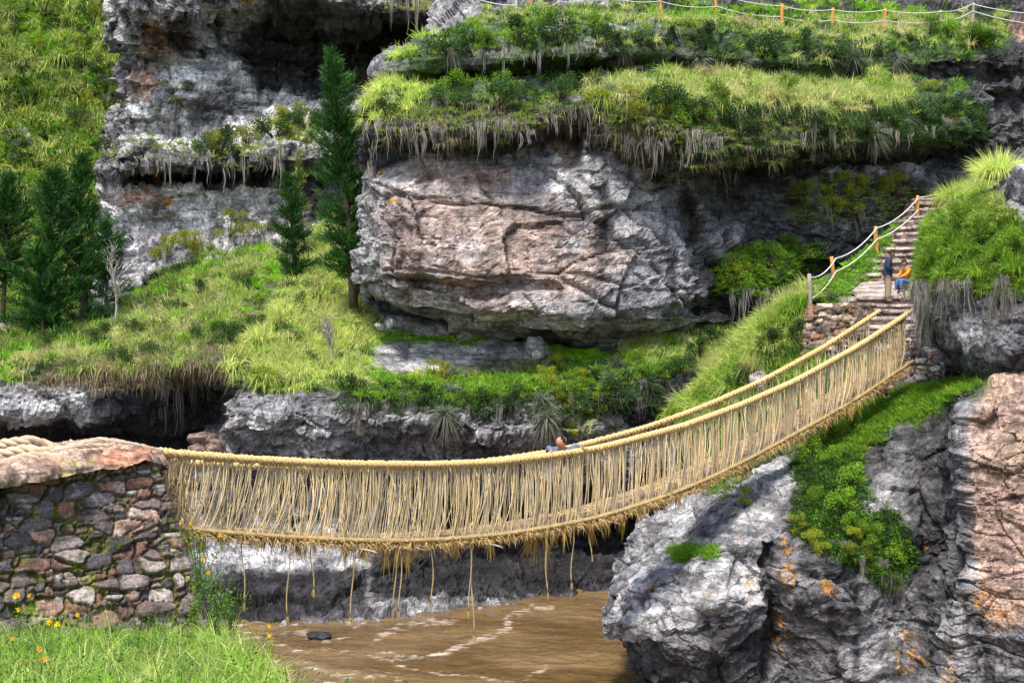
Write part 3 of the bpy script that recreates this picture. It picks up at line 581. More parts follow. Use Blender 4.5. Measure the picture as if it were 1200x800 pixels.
# mossy overhang above the bridge end
P = loft([
 [(1112, 446, 39), (1180, 455, 37.5), (1400, 460, 36)],
 [(1105, 425, 37.5), (1140, 440, 34.5), (1200, 446, 32), (1400, 455, 30)],
 [(1092, 400, 37), (1110, 402, 34.6), (1150, 420, 32.6), (1200, 425, 31), (1400, 430, 29)],
 [(1078, 365, 38), (1088, 362, 35), (1150, 370, 32.8), (1200, 370, 31.4), (1400, 370, 29.5)],
 [(1074, 335, 39), (1082, 332, 35.6), (1140, 325, 33), (1200, 320, 31.8), (1400, 320, 30)],
 [(1078, 300, 40), (1088, 298, 36.4), (1140, 280, 34), (1180, 272, 32.8), (1400, 260, 31)],
 [(1086, 270, 41), (1096, 268, 37.6), (1130, 250, 36), (1165, 240, 34), (1190, 210, 33), (1400, 180, 32)],
 [(1096, 256, 43), (1108, 254, 40), (1134, 240, 38.5), (1160, 222, 35.6), (1190, 192, 34.4), (1400, 160, 34)],
 [(1102, 262, 46), (1120, 262, 44), (1160, 250, 42), (1400, 190, 42)]], 1.65, 1)
UV = PX(P); N = facing(P, normals(P)); gv = poly(UV, [(1070, 350), (1075, 290), (1096, 250), (1140, 225), (1165, 235), (1200, 255), (1400, 250), (1400, 335), (1180, 345)], 6)
P2, inf = rocky(P, N, .55, 1.1, .3, 1., 63, gv*.5); col = rockcol(P, inf, DARK*1.8, LIGHT, .42, 63)
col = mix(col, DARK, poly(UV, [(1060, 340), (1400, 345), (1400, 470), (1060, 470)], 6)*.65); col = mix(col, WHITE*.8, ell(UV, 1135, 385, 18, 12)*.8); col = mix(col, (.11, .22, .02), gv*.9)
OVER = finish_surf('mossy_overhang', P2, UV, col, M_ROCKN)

# river
xs = np.concatenate([np.linspace(-60, -13, 40)[:-1], np.linspace(-13, 8, 420), np.linspace(8, 40, 40)[1:]])
ys = np.concatenate([np.linspace(-30, 28, 40)[:-1], np.linspace(28, 49, 300), np.linspace(49, 64, 30)[1:]])
X, Y = np.meshgrid(xs, ys); P = np.stack([X, Y, X*0], -1)
Q = P+.8*np.stack([fbm(P*.25, 3, 3), fbm(P*.25, 3, 4), X*0], -1)
wv = .16*fbm(Q*np.array([.6, 1.0, 1]), 3, 6, .5)+.06*fbm(Q*np.array([1.3, 1.9, 1]), 2, 16)
rough = sstep(-5, -8.5, X)*.8+.2; P[..., 2] = wv*(.35+rough)
UV = PX(P)
def stroke(pts, w_, dens=1.):
    pts = np.array(pts, float); q = np.concatenate([UV*.03, np.zeros(UV.shape[:-1]+(1,))], -1)
    U = UV[..., 0]+14*fbm(q, 3, 2); V = UV[..., 1]+8*fbm(q, 3, 7); d = np.full(U.shape, 1e9)
    for (x0, y0), (x1, y1) in zip(pts[:-1], pts[1:]):
        ex, ey = x1-x0, y1-y0; t = np.clip(((U-x0)*ex+(V-y0)*ey)/(ex*ex+ey*ey), 0, 1)
        d = np.minimum(d, np.hypot((U-x0-t*ex), (V-y0-t*ey)*1.6))
    return dens*np.exp(-(d/w_)**2)
fo = np.maximum.reduce([.72*stroke([(645, 712), (600, 722), (590, 738), (560, 752), (520, 765), (475, 772), (440, 768)], 6), stroke([(430, 770), (480, 782), (540, 792), (600, 795), (640, 785)], 6, .8), stroke([(700, 775), (690, 760), (700, 730), (660, 710)], 4, .35),
  stroke([(270, 722), (330, 715), (400, 720), (450, 722)], 6, .7), stroke([(270, 745), (350, 760), (420, 765), (470, 730), (540, 725)], 7, .65), stroke([(280, 780), (340, 775), (400, 790), (470, 795)], 12, .8), stroke([(300, 798), (380, 800), (430, 800)], 12, .7), stroke([(680, 712), (720, 700)], 3, .4), stroke([(350, 742), (373, 752), (400, 748)], 5, .8), stroke([(405, 728), (415, 732), (430, 727)], 4, .9)])
fo = fo*.8+.35*np.maximum(stroke([(645, 712), (600, 726), (560, 752), (520, 765), (455, 766)], 16), stroke([(270, 735), (400, 745), (470, 740), (540, 730)], 22))
nz = fbm(Q*np.array([1.2, 3.0, 1]), 5, 26, .65); fo = np.clip((fo*.85+.16*rough)*(1+3.2*fbm(Q*np.array([2.2, 6, 1]), 4, 77, .75))+nz*1.1-.44+.12*rough, 0, 1)+.35*sstep(.35, .5, fbm(Q*np.array([3, 7, 1]), 3, 29))*rough
fo = np.clip(fo, 0, 1)
mud = mix(np.broadcast_to(np.array((.115, .07, .027)), P.shape), (.19, .125, .058), sstep(-.3, .4, fbm(Q*np.array([.25, .45, 1]), 3, 36)))
col = mix(mud, (.55, .45, .36), sstep(.12, .8, fo)*.85); P[..., 2] += fo*.02
m, n, l, p = mat('muddy_water'); co = n.new('ShaderNodeTexCoord').outputs['Object']
at_ = nnode(n, 'ShaderNodeAttribute', attribute_name='tint').outputs['Color']; l.new(at_, p.inputs['Base Color'])
f = noise_tex(n, l, co, 1.3, 3, .55, (1, 1.25, 1)); b = n.new('ShaderNodeBump'); b.inputs['Strength'].default_value = .9; b.inputs['Distance'].default_value = .22
l.new(f, b.inputs['Height']); l.new(b.outputs[0], p.inputs['Normal']); p.inputs['Roughness'].default_value = .12; p.inputs['IOR'].default_value = 1.33
me = mesh_from('river', P, gridfaces(*P.shape[:2]), m, col); o = link('river', me); o['kind'] = 'structure'

# valley floor reaching far beyond, and the near bank the photographer stands on
g = np.linspace(-600, 600, 60); X, Y = np.meshgrid(g, g); P = np.stack([X, Y, -2.5+0*X], -1)
me = mesh_from('ground', P, gridfaces(60, 60), M_ROCK, np.broadcast_to(np.array((.09, .12, .03)), P.shape)); link('ground', me)['kind'] = 'structure'
xs = np.linspace(-30, 14, 300); ys = np.concatenate([np.linspace(-20, 6, 40)[:-1], np.linspace(6, 24, 220)]); X, Y = np.meshgrid(xs, ys)
edge = np.interp(Y, [-20, 0, 6, 9, 12, 15, 18, 19.5, 24], [6, 3, -.3, -1.55, -2.15, -2.95, -3.75, -4.1, -5.6])+.25*noise(np.stack([X*0, Y, X*0], -1)*.8)
Z = np.interp(Y, [-20, 0, 7, 12, 18, 24], [6.6, 6.35, 6.05, 5.2, 4.25, 3.6])+.14*fbm(np.stack([X, Y, 0*X], -1)*.7, 4, 2)
over = np.maximum(X-edge, 0); Z = Z-over*1.9-.6*sstep(0, .8, over); P = np.stack([X, Y, np.maximum(Z, -1.2)], -1)
col = mix(np.broadcast_to(np.array((.07, .12, .02)), P.shape), SOIL, sstep(0, .3, fbm(P*2, 3, 2))); col = mix(col, MID, sstep(.8, 2, over)*.8)
UV = PX(P); FORE = finish_surf('near_bank', P, UV, col, M_ROCKN); FORE.over = over
# ================================================================== LOOSE GRASS (nobody could count it)
STRAW = ((.58, .54, .24), (.31, .44, .08)); LUSH = ((.11, .27, .02), (.30, .45, .04)); VIVID = ((.16, .40, .02), (.32, .60, .03))
OLIVE = ((.14, .21, .035), (.28, .34, .08)); DEEP = ((.03, .07, .02), (.07, .13, .03)); DRYG = ((.34, .28, .17), (.18, .15, .09)); GREY = ((.26, .25, .21), (.14, .13, .11)); YEL = ((.60, .66, .20), (.42, .56, .09))
def cover(name, surf, specs):
    B = Buf()
    for (pts, n, nb, L, W, cols, spread, droop, up) in specs:
        base, nr = scatter(surf, pts, n, 4, up)
        tufts(B, base, nb, L, W, cols, spread, droop, .12, 2, None, nr)
    o = B.obj(name, M_LEAF, None, False); o['kind'] = 'stuff'; return o
CTOP = [(425, 150), (440, 112), (462, 78), (500, 55), (560, 24), (700, 10), (1180, 16), (1180, 60), (1000, 92), (1130, 100), (1148, 150), (1060, 168), (900, 170), (800, 162), (690, 120), (560, 130), (470, 140)]
o = cover('ledge_grass', CLIFF, [
 (CTOP, 1700, 20, .32, .03, LUSH, .7, .5, .35), ([(440, 125), (520, 120), (640, 112), (700, 108), (800, 120), (1000, 130), (1000, 172), (800, 182), (740, 165), (690, 132), (600, 158), (450, 156)], 520, 26, .36, .028, OLIVE, .9, .9, None), ([(700, 118), (800, 128), (1000, 138), (1140, 130), (1140, 160), (1000, 172), (800, 182), (740, 165)], 500, 26, .3, .03, DEEP, 1., .6, None), ([(440, 125), (640, 118), (800, 125), (1000, 140), (1000, 172), (800, 182), (600, 158), (450, 156)], 420, 24, .34, .026, DRYG, .8, 1.4, None), (CTOP, 1500, 20, .3, .035, DEEP, .9, .5, None),
 ([(560, 20), (800, 20), (1180, 22), (1180, 50), (900, 70), (700, 60)], 230, 60, .7, .026, STRAW, .7, 1., .2),
 ([(690, 92), (1060, 98), (1060, 135), (700, 128)], 330, 70, .8, .026, STRAW, .7, 1., .1),
 ([(425, 150), (440, 110), (465, 75), (520, 50), (520, 110), (470, 140)], 150, 60, .7, .026, YEL, .7, .9, .1),
 ([(740, 5), (1110, 5), (1110, 28), (800, 24)], 500, 14, .3, .04, VIVID, .8, .4, None),
 ([(925, 215), (1060, 215), (1060, 262), (940, 262)], 240, 18, .22, .035, OLIVE, 1., .6, None),
 ([(840, 300), (960, 285), (965, 320), (900, 350), (845, 350)], 420, 20, .3, .035, LUSH, .9, .6, None)])
BSL = [(275, 448), (262, 425), (330, 350), (400, 240), (446, 228), (448, 372), (420, 455), (340, 462)]
o = cover('bank_grass', BANK, [
 ([(-60, 440), (-60, 400), (120, 380), (255, 305), (330, 300), (270, 400), (250, 440), (100, 440)], 260, 50, .5, .03, DEEP, .9, .8, .1), ([(60, 440), (120, 395), (255, 330), (270, 400), (250, 440)], 240, 50, .55, .028, DRYG, .8, 1., .1),
 ([(-60, 445), (-60, 400), (120, 380), (255, 300), (330, 292), (330, 340), (270, 400), (250, 445), (100, 445)], 520, 64, .62, .03, OLIVE, .75, .9, .1), ([(-60, 445), (-60, 400), (120, 380), (255, 300), (330, 292), (330, 340), (270, 400), (250, 445), (100, 445)], 260, 50, .6, .03, VIVID, .8, .8, .1),
 ([(-60, 445), (120, 400), (255, 320), (330, 295), (270, 400), (250, 445)], 260, 64, .7, .028, STRAW, .6, .8, .1),
 ([(40, 450), (60, 425), (240, 405), (262, 440), (225, 455), (100, 455)], 600, 26, .5, .028, DRYG, .8, 1., None), ([(200, 350), (330, 300), (330, 330), (230, 380)], 300, 16, .2, .03, VIVID, .9, .4, None), (BSL, 500, 24, .4, .03, LUSH, .8, .8, .1),
 (BSL, 420, 80, .8, .028, STRAW, .75, .95, .1), (BSL, 300, 80, .8, .028, YEL, .75, .95, .1), (BSL, 130, 60, .7, .03, DEEP, .8, .8, .1),
 ([(430, 444), (560, 442), (655, 428), (700, 420), (850, 380), (900, 380), (850, 430), (700, 465), (560, 470), (430, 470)], 900, 22, .32, .032, LUSH, .8, .6, .1),
 ([(720, 400), (860, 385), (900, 370), (860, 420), (740, 430)], 400, 26, .5, .028, STRAW, .6, .8, .1),
 ([(400, 455), (700, 450), (780, 430), (780, 470), (700, 490), (400, 482)], 500, 20, .35, .035, DEEP, 1., .8, None),
 ([(430, 392), (470, 384), (565, 394), (560, 404), (470, 398), (415, 408)], 700, 14, .09, .03, VIVID, .8, .3, .2),
 ([(640, 408), (705, 406), (700, 430), (650, 420)], 500, 14, .09, .03, VIVID, .8, .3, .2)])
o = cover('slope_grass', SLOPE, [
 ([(785, 490), (850, 425), (905, 372), (945, 345), (985, 400), (900, 480), (840, 540)], 520, 60, .6, .026, LUSH, .75, .8, .0), ([(785, 490), (850, 425), (905, 372), (945, 345), (985, 400), (900, 480), (840, 540)], 500, 30, .4, .026, VIVID, .8, .7, .0),
 ([(785, 490), (850, 425), (905, 372), (950, 338), (960, 370), (900, 430), (840, 500)], 330, 70, .8, .024, YEL, .6, .8, .0),
 ([(945, 340), (985, 318), (1070, 245), (1090, 232), (1060, 285), (1000, 335), (1030, 350), (1000, 366), (950, 366)], 1800, 16, .12, .028, VIVID, .8, .3, None),
 ([(1085, 240), (1150, 205), (1180, 210), (1140, 260), (1090, 270)], 400, 28, .6, .026, YEL, .6, .9, None),
 ([(900, 400), (950, 370), (965, 420), (930, 450)], 300, 18, .2, .03, VIVID, .9, .4, None)])
NG = [(930, 535), (1010, 474), (1060, 448), (1150, 442), (1120, 465), (1070, 495), (1035, 502), (1000, 545)]
NG2 = [(930, 545), (1005, 520), (1012, 600), (1050, 600), (1064, 655), (1048, 695), (985, 658), (930, 622), (938, 560)]
o = cover('anchor_grass', NEAR, [
 (NG2, 1500, 20, .16, .018, DEEP, 1., .6, None), (NG2, 1300, 18, .15, .018, ((.10, .26, .02), (.22, .42, .03)), 1., .7, None), (NG, 1700, 26, .26, .018, ((.16, .34, .02), (.30, .46, .04)), .8, .6, None), (NG, 2600, 16, .16, .02, VIVID, .8, .4, None),
 ([(785, 632), (840, 640), (842, 662), (790, 652)], 260, 20, .16, .018, VIVID, .9, .5, None),
 ([(830, 560), (870, 545), (900, 540), (860, 575), (840, 585)], 200, 18, .16, .02, LUSH, .9, .5, None)])
OG = [(1074, 345), (1078, 290), (1098, 252), (1140, 228), (1165, 236), (1200, 255), (1330, 250), (1330, 335), (1180, 340)]
o = cover('overhang_grass', OVER, [(OG, 2200, 24, .26, .018, LUSH, .8, .7, None), (OG, 900, 22, .26, .018, ((.16, .28, .03), (.30, .36, .05)), .8, .7, None), ([(1100, 262), (1165, 225), (1200, 250), (1150, 270)], 300, 26, .4, .018, YEL, .7, .8, None)])
HS = [(-60, 420), (-60, -60), (150, -60), (150, 420)]
o = cover('hillside_grass', HILL, [(HS, 500, 40, 1.3, .08, OLIVE, .8, .8, None), (HS, 260, 40, 1.4, .07, STRAW, .8, .9, None), (HS, 460, 44, 1.4, .07, YEL, .8, .9, None), (HS, 2600, 14, .6, .09, VIVID, .9, .5, None), (HS, 900, 20, .8, .09, LUSH, .9, .5, None), (HS, 160, 30, 1.2, .09, DEEP, .9, .5, None)])
o = cover('cliff_foot_grass', BACK, [([(150, 375), (180, 315), (340, 285), (460, 285), (460, 380)], 1100, 20, .4, .04, OLIVE, .8, .7, .0), ([(120, 180), (370, 130), (385, 165), (340, 195), (150, 198)], 260, 18, .4, .04, OLIVE, .8, .7, .0)])
# long grass at the photographer's feet
B = Buf(); m = (FORE.over < .55)*(FORE.P[..., 1] > 6.2)*(FORE.P[..., 1] < 18.6)*(FORE.P[..., 0] > -9)*FORE.A/np.maximum(FORE.P[..., 1], 6)**.7
m = m*(1-sstep(0, .1, np.where(FORE.P[..., 0] < -4, FORE.P[..., 1]-18, -1)))
def fscat(n, mm=m):
    q = mm.ravel(); i = np.clip(np.searchsorted(np.cumsum(q)/q.sum(), rng.random(n)), 0, q.size-1)
    return FORE.P.reshape(-1, 3)[i]+rng.normal(0, .04, (n, 3))*np.array([1, 1, .1])
cl = lambda P, s: sstep(-.1, .2, fbm(P*.9, 2, s))
for n, nb, L, W, cols, sp, dr in ((5200, 12, .26, .008, LUSH, .8, .7), (5200, 12, .22, .008, VIVID, .9, .7), (1500, 14, .40, .006, OLIVE, .7, .8), (900, 16, .55, .005, STRAW, .9, .9), (500, 14, .26, .012, DEEP, .7, .4), (260, 40, .62, .006, YEL, 1.0, 1.1)):
    b_ = fscat(n); b_ = b_[rng.random(n) < .35+.65*cl(b_, n % 13)]; tufts(B, b_, nb, L, W, cols, sp, dr, .05, 3)
fine = fscat(260); tufts(B, fine, 5, .62, .004, ((.30, .30, .08), (.18, .26, .05)), .35, .35, .06, 3)
# leafy weeds among the blades
wd_ = fscat(520); wc = np.repeat(wd_, 34, 0)+rng.normal(0, 1, (520*34, 3))*np.array([.07, .07, .09])+np.array([0, 0, .13]); leaves(B, wc, .016, ((.05, .14, .03), (.12, .26, .04)))
o = B.obj('long_grass', M_LEAF, None, False); o['kind'] = 'stuff'

# ================================================================== PLANTS AS THINGS
def proto_tuft(nb, L, W, cols, spread, droop, rad, nseg=3, tip=None):
    B = Buf(); tufts(B, np.zeros((1, 3)), nb, L, W, cols, spread, droop, rad, nseg, tip); return B.mesh('tussock', M_LEAF, False)
P_STRAW = [proto_tuft(260, .75, .022, STRAW, .75, .8, .16, tip=(.5, .42, .18)) for _ in range(3)]
P_YEL = [proto_tuft(300, .8, .022, YEL, .75, .8, .16, tip=(.55, .5, .2)) for _ in range(2)]
P_GREEN = [proto_tuft(240, .6, .024, LUSH, .8, .7, .16) for _ in range(3)]
def proto_rosette():
    B = Buf(); n = 190; d = unit(rng.normal(size=(n, 3))+np.array([0, -.25, .35])); k = rng.random((n, 1))
    V, F, K = blades(np.zeros((n, 3))+d*.05, d, rng.uniform(.35, .6, n), np.full(n, .03), np.full(n, .45), np.array((.13, .17, .11))*(1-k)+np.array((.22, .25, .17))*k, 3); B.add(V, F, K)
    n = 90; d = unit(rng.normal(size=(n, 3))*np.array([.5, .5, .2])+np.array([0, -.2, -.6]))
    V, F, K = blades(np.zeros((n, 3)), d, rng.uniform(.4, .8, n), np.full(n, .03), np.full(n, .5), np.tile([.15, .13, .10], (n, 1))*rng.uniform(.6, 1.3, (n, 1)), 3); B.add(V, F, K)
    return B.mesh('rosette', M_LEAF, False)
P_ROS = [proto_rosette() for _ in range(3)]
def proto_shrub(n, size, cols, ncl=9, stem=True):
    B = Buf(); cc = unit(rng.normal(size=(ncl, 3))+np.array([0, 0, .25]))*rng.uniform(.25, .52, (ncl, 1))+np.array([0, 0, .35]); cr = rng.uniform(.14, .26, ncl)
    for i in range(ncl):
        k = n//ncl; d = unit(rng.normal(size=(k, 3)))*(rng.random((k, 1))**.4)
        j = rng.uniform(.8, 1.2); leaves(B, cc[i]+d*cr[i], size, (np.array(cols[0])*j, np.array(cols[1])*j), .4)
        V, F = tube(np.array([[0, 0, -.1], cc[i]*.5+[0, 0, -.05], cc[i]]), [.02, .014, .006], 4); B.add(V, F, (.07, .05, .03))
    return B.mesh('shrub', M_LEAF, False)
P_SH_B = [proto_shrub(1700, .035, ((.10, .24, .015), (.24, .38, .03))) for _ in range(3)]
P_SH_D = [proto_shrub(1500, .035, ((.025, .065, .015), (.06, .12, .025))) for _ in range(3)]
P_SH_Y = [proto_shrub(1500, .035, ((.20, .26, .015), (.36, .38, .03))) for _ in range(2)]
def proto_hang(n=44, w_=.4, L=1.05, cols=((.36, .34, .30), (.13, .12, .10)), wk=1.):
    B = Buf(); g = rng.uniform(-w_/2, w_/2, max(3, n//9)); x = rng.choice(g, n)+rng.normal(0, .028, n); base = np.stack([x, rng.uniform(-.1, .05, n), rng.uniform(-.05, .12, n)], 1)
    d = unit(np.stack([rng.normal(0, .05, n), rng.normal(-.05, .04, n), -np.ones(n)], 1)); k = rng.random((n, 1))
    gl = .18+.95*rng.random(len(g))**1.7; LL = L*gl[np.abs(x[:, None]-g[None]).argmin(1)]*rng.uniform(.5, 1.1, n)
    V, F, K = blades(base, d, LL, rng.uniform(.012, .034, n)*wk, np.zeros(n), np.array(cols[0])*k+np.array(cols[1])*(1-k), 5)
    V = V+np.stack([.05*noise(V*4, 3)+.11*noise(V*1.3, 7), .06*noise(V*4, 5), 0*V[:, 0]], 1); B.add(V, F, K); return B.mesh('hanging_moss', M_DRY, False)
P_HANG = [proto_hang() for _ in range(5)]; P_ROOT = [proto_hang(120, .7, 1.25, ((.30, .285, .25), (.08, .072, .06)), .6) for _ in range(3)]
ORD = 'first second third fourth fifth sixth seventh eighth ninth tenth eleventh twelfth thirteenth fourteenth fifteenth sixteenth seventeenth eighteenth nineteenth twentieth twenty-first twenty-second twenty-third twenty-fourth twenty-fifth twenty-sixth twenty-seventh twenty-eighth twenty-ninth thirtieth'.split(); ORD += ['thirty-'+q for q in ORD[:9]]+['fortieth']+['forty-'+q for q in ORD[:9]]
def put(surf, name, meshes, label, cat, group, spots, s=(.8, 1.2), off=0., zs=1.):
    spots = sorted(spots)
    if isinstance(label, dict):                # several rows: {largest photo row: label}
        for vm, lb in label.items():
            ok = [q for q in spots if q[1] < vm]; spots = [q for q in spots if q[1] >= vm]
            put(surf, name, meshes, lb, cat, group, ok, s, off, zs)
        return
    base_label = label
    for i_, (u, v) in enumerate(spots):
        label = base_label+(', '+('leftmost one' if i_ == 0 else 'rightmost one' if i_ == len(spots)-1 else ORD[i_]+' from the left') if len(spots) > 1 else '')
        p, nrm = spot(surf, u, v); k = rng.uniform(*s)
        o = link(name, meshes[rng.integers(len(meshes))]); o.location = p+nrm*off
        o.rotation_euler = (rng.normal(0, .06), rng.normal(0, .06), rng.uniform(0, 6.28) if zs == 1 else rng.uniform(-.5, .5)); hs = (rng.uniform(.5, 1.3), rng.uniform(.45, 1.5)) if name.startswith('hang') else (1, 1); o.scale = (k*hs[0], k, k*zs*hs[1])
        props(o, label, cat, group)
def line(pts, n, jit=5):
    P_ = resample([(a, b, 0) for a, b in pts], .5); i = np.linspace(0, len(P_)-1, n).astype(int)
    return [(P_[k][0]+rng.uniform(-jit, jit), P_[k][1]+rng.uniform(-jit, jit)*.6) for k in i]
# --- on the great cliff
put(CLIFF, 'grass_tussock', P_STRAW, {100: 'straw-yellow tussock on the lower ledge, back row', 999: 'straw-yellow tussock on the lower ledge, front row'}, 'grass', 'straw tussocks on the lower ledge', line([(790, 88), (900, 95), (1050, 108)], 16)+line([(800, 108), (900, 115), (1010, 120)], 12), (.8, 1.2))
put(CLIFF, 'grass_tussock', P_STRAW, 'straw-yellow grass tussock below the upper rope fence', 'grass', 'straw tussocks below the upper fence', line([(700, 22), (900, 32), (1130, 42)], 18), (.7, 1.1))
put(CLIFF, 'grass_tussock', P_YEL, 'yellow-green tussock on the left shoulder of the big cliff', 'grass', 'yellow tussocks on the cliff shoulder', [(437, 122), (447, 110), (455, 97), (463, 84), (478, 78), (490, 72), (441, 135), (470, 92), (555, 30), (609, 20)], (.7, 1.05))
put(CLIFF, 'green_shrub', P_SH_D, {88: 'dark shrub between the two cliff ledges', 999: 'dark shrub below the lower cliff ledge'}, 'shrub', 'dark shrubs on the cliff ledges', line([(510, 60), (680, 50), (800, 60), (1000, 74), (1120, 70)], 14, 16)+line([(760, 140), (900, 150), (1080, 150), (1135, 135)], 15, 17)+line([(520, 125), (600, 120), (690, 110)], 6)+[(470, 130), (455, 140)], (.8, 1.5))
put(CLIFF, 'bright_shrub', P_SH_B, {70: 'bright leafy shrub on the upper cliff ledge', 200: 'bright leafy shrub on the lower cliff ledge', 999: 'bright leafy shrub on the dark cliff foot left of the stairs'}, 'shrub', 'bright green shrubs on the cliff ledges', [(695, 38), (560, 50), (612, 52), (570, 60), (1110, 45), (820, 140), (835, 128), (800, 150), (1030, 110), (920, 110), (640, 30), (530, 110), (590, 110), (1090, 48), (880, 320), (900, 310), (920, 300), (865, 335), (945, 295), (885, 345), (1140, 55)], (.8, 1.3))
put(CLIFF, 'mossy_shrub', P_SH_Y, {170: 'yellow-green mossy cushion under the lower cliff ledge', 290: 'yellow-green mossy cushion on the dark cliff behind the stairs', 999: 'yellow-green mossy cushion low on the dark cliff'}, 'shrub', 'mossy shrubs on the dark cliff', [(940, 228), (965, 232), (990, 225), (1010, 222), (1035, 230), (1050, 225), (975, 250), (1000, 245), (860, 330), (875, 315), (735, 118), (760, 130), (745, 140), (720, 128), (780, 140), (1090, 108), (700, 125)], (.6, 1.0))
put(CLIFF, 'rosette_plant', P_ROS, {80: 'grey-green spiky rosette below the upper ledge', 999: 'grey-green spiky rosette below the lower ledge'}, 'plant', 'spiky rosettes on the cliff edge', line([(600, 115), (640, 108), (700, 105), (760, 118)], 8, 6)+[(950, 140), (1025, 155), (1060, 140), (820, 70), (870, 75), (1000, 68), (1050, 70), (730, 55), (1015, 230)], (.8, 1.2))
put(CLIFF, 'hanging_moss', P_HANG, {176: 'grey dead moss hanging above the pink rock face', 999: 'grey dead moss beside the pink rock face'}, 'hanging moss', 'moss hanging above the pink rock face', line([(432, 146), (500, 150), (560, 146), (620, 148)], 30, 6)+line([(640, 138), (680, 124), (740, 150), (800, 172)], 17, 6)+line([(436, 150), (440, 200), (436, 240)], 5, 3), (.7, 1.25), .12, 1.1)
put(CLIFF, 'hanging_moss', P_HANG, 'grey dead moss hanging from the upper shelf', 'hanging moss', 'moss hanging from the upper shelf', line([(505, 66), (560, 66), (640, 62), (690, 58)], 16, 4), (.6, 1.), .15, 1.1)
put(CLIFF, 'hanging_moss', P_HANG, {200: 'grey dead moss hanging over the dark right-hand cliff', 999: 'grey dead moss low on the dark right-hand cliff'}, 'hanging moss', 'moss hanging over the dark cliff', line([(815, 160), (840, 165)], 7, 3)+line([(870, 135), (920, 150), (1000, 155), (1080, 150)], 12, 8)+line([(850, 345), (900, 345), (870, 350)], 7, 4)+[(960, 240), (966, 245), (1005, 250), (853, 205)], (.7, 1.2), .15, 1.2)
# --- big single plants
def big(name, mesh, label, cat, surf, u, v, s, off=0, dz=0):
    p, nrm = spot(surf, u, v); o = link(name, mesh); o.location = p+nrm*off+np.array([0, 0, dz]); o.scale = s if hasattr(s, '__len__') else (s, s, s); return props(o, label, cat)
big('feathery_shrub', proto_tuft(900, .6, .02, ((.06, .14, .02), (.12, .24, .03)), 1.0, .2, .25), 'round feathery dark green shrub at the right end of the upper ledge', 'shrub', CLIFF, 1150, 52, 1.75)
ot = big('giant_tussock', proto_tuft(1500, .82, .016, YEL, .85, .7, .22, tip=(.5, .5, .2)), 'large pale yellow grass tussock on the grey boulder at the right edge', 'grass', OVER, 1170, 214, 1.45, 0, .1)
big('giant_tussock', proto_tuft(1100, .75, .016, YEL, .85, .9, .2, tip=(.5, .45, .2)), 'pale yellow drooping tussock beside the top of the stone stairs', 'grass', SLOPE, 1118, 236, 1.5)
# --- back cliff
put(BACK, 'hanging_moss', P_HANG, {130: 'grey moss strands high on the back cliff', 999: 'grey moss strands hanging from the back cliff ledge'}, 'hanging moss', 'moss on the back cliff ledge', line([(145, 188), (240, 184), (330, 178)], 18, 4)+line([(205, 122), (212, 125)], 3, 2)+[(125, 215), (130, 200)], (1., 1.6), .2, 1.1)
put(BACK, 'hanging_moss', P_HANG, 'grey moss hanging from the top of the back cliff', 'hanging moss', 'moss on the back cliff brow', line([(460, 5), (500, 8), (555, 5)], 12, 3), (1., 1.7), .3, 1.1)
put(BACK, 'green_shrub', P_SH_D, 'small dark shrub on a ledge of the back cliff', 'shrub', 'shrubs on the back cliff', [(340, 145), (360, 150), (320, 160), (210, 118), (470, 3), (530, 2), (240, 185), (260, 178), (130, 185), (200, 330), (225, 325), (380, 150)], (1., 1.6))
put(BACK, 'mossy_shrub', P_SH_Y, 'yellow-green mossy cushion on the back cliff ledge', 'shrub', 'moss cushions on the back cliff', [(252, 178), (290, 170), (350, 140), (330, 150), (200, 300), (235, 310), (190, 312), (270, 275), (300, 280), (330, 200), (222, 290)], (.9, 1.4))
# --- hillside
put(HILL, 'hillside_bush', P_SH_D, {120: 'dark bush high on the left hillside', 999: 'dark bush on the left hillside above the pines'}, 'shrub', 'bushes on the left hillside', [(30, 190), (60, 165), (110, 110), (95, 150), (20, 230), (75, 235), (125, 170), (140, 190), (15, 40), (105, 85), (50, 110), (130, 40)], (1., 1.9))
put(HILL, 'hillside_bush', P_SH_Y, 'pale green bush on the grassy hillside at the left edge', 'shrub', 'pale bushes on the left hillside', [(45, 60), (85, 60), (30, 140), (60, 200), (100, 130), (15, 120), (110, 30), (75, 20), (20, 200), (85, 80)], (.9, 1.6))
# --- far bank
put(BANK, 'grass_tussock', P_STRAW, {395: 'straw tussock high on the slope right of the dark pines', 999: 'straw tussock near the brow below the dark pines'}, 'grass', 'straw tussocks below the dark pines', [(rng.uniform(120, 300), 0) for _ in range(0)]+line([(30, 425), (120, 415), (200, 400), (240, 390)], 14, 8)+line([(140, 395), (220, 360), (300, 325)], 14, 8)+line([(100, 438), (230, 430)], 8, 4), (.8, 1.2))
put(BANK, 'grass_tussock', P_YEL, {390: 'pale yellow tussock high on the slope by the tall pine', 999: 'pale yellow tussock low on the slope by the tall pine'}, 'grass', 'pale tussocks below the tall pine', line([(280, 430), (300, 400), (340, 370)], 10, 10)+line([(310, 440), (350, 410), (390, 380)], 12, 12)+line([(350, 445), (400, 400), (420, 350)], 8, 8)+[(340, 440), (350, 445), (436, 290), (437, 320), (430, 265)], (.9, 1.3))
put(BANK, 'grass_tussock', P_GREEN, 'green tussock along the edge of the rocky shelf', 'grass', 'green tussocks along the shelf edge', line([(420, 465), (460, 468), (560, 466), (640, 462)], 12, 6)+line([(430, 375), (445, 365), (460, 380)], 5, 5)+[(590, 452), (600, 450)], (.5, .85))
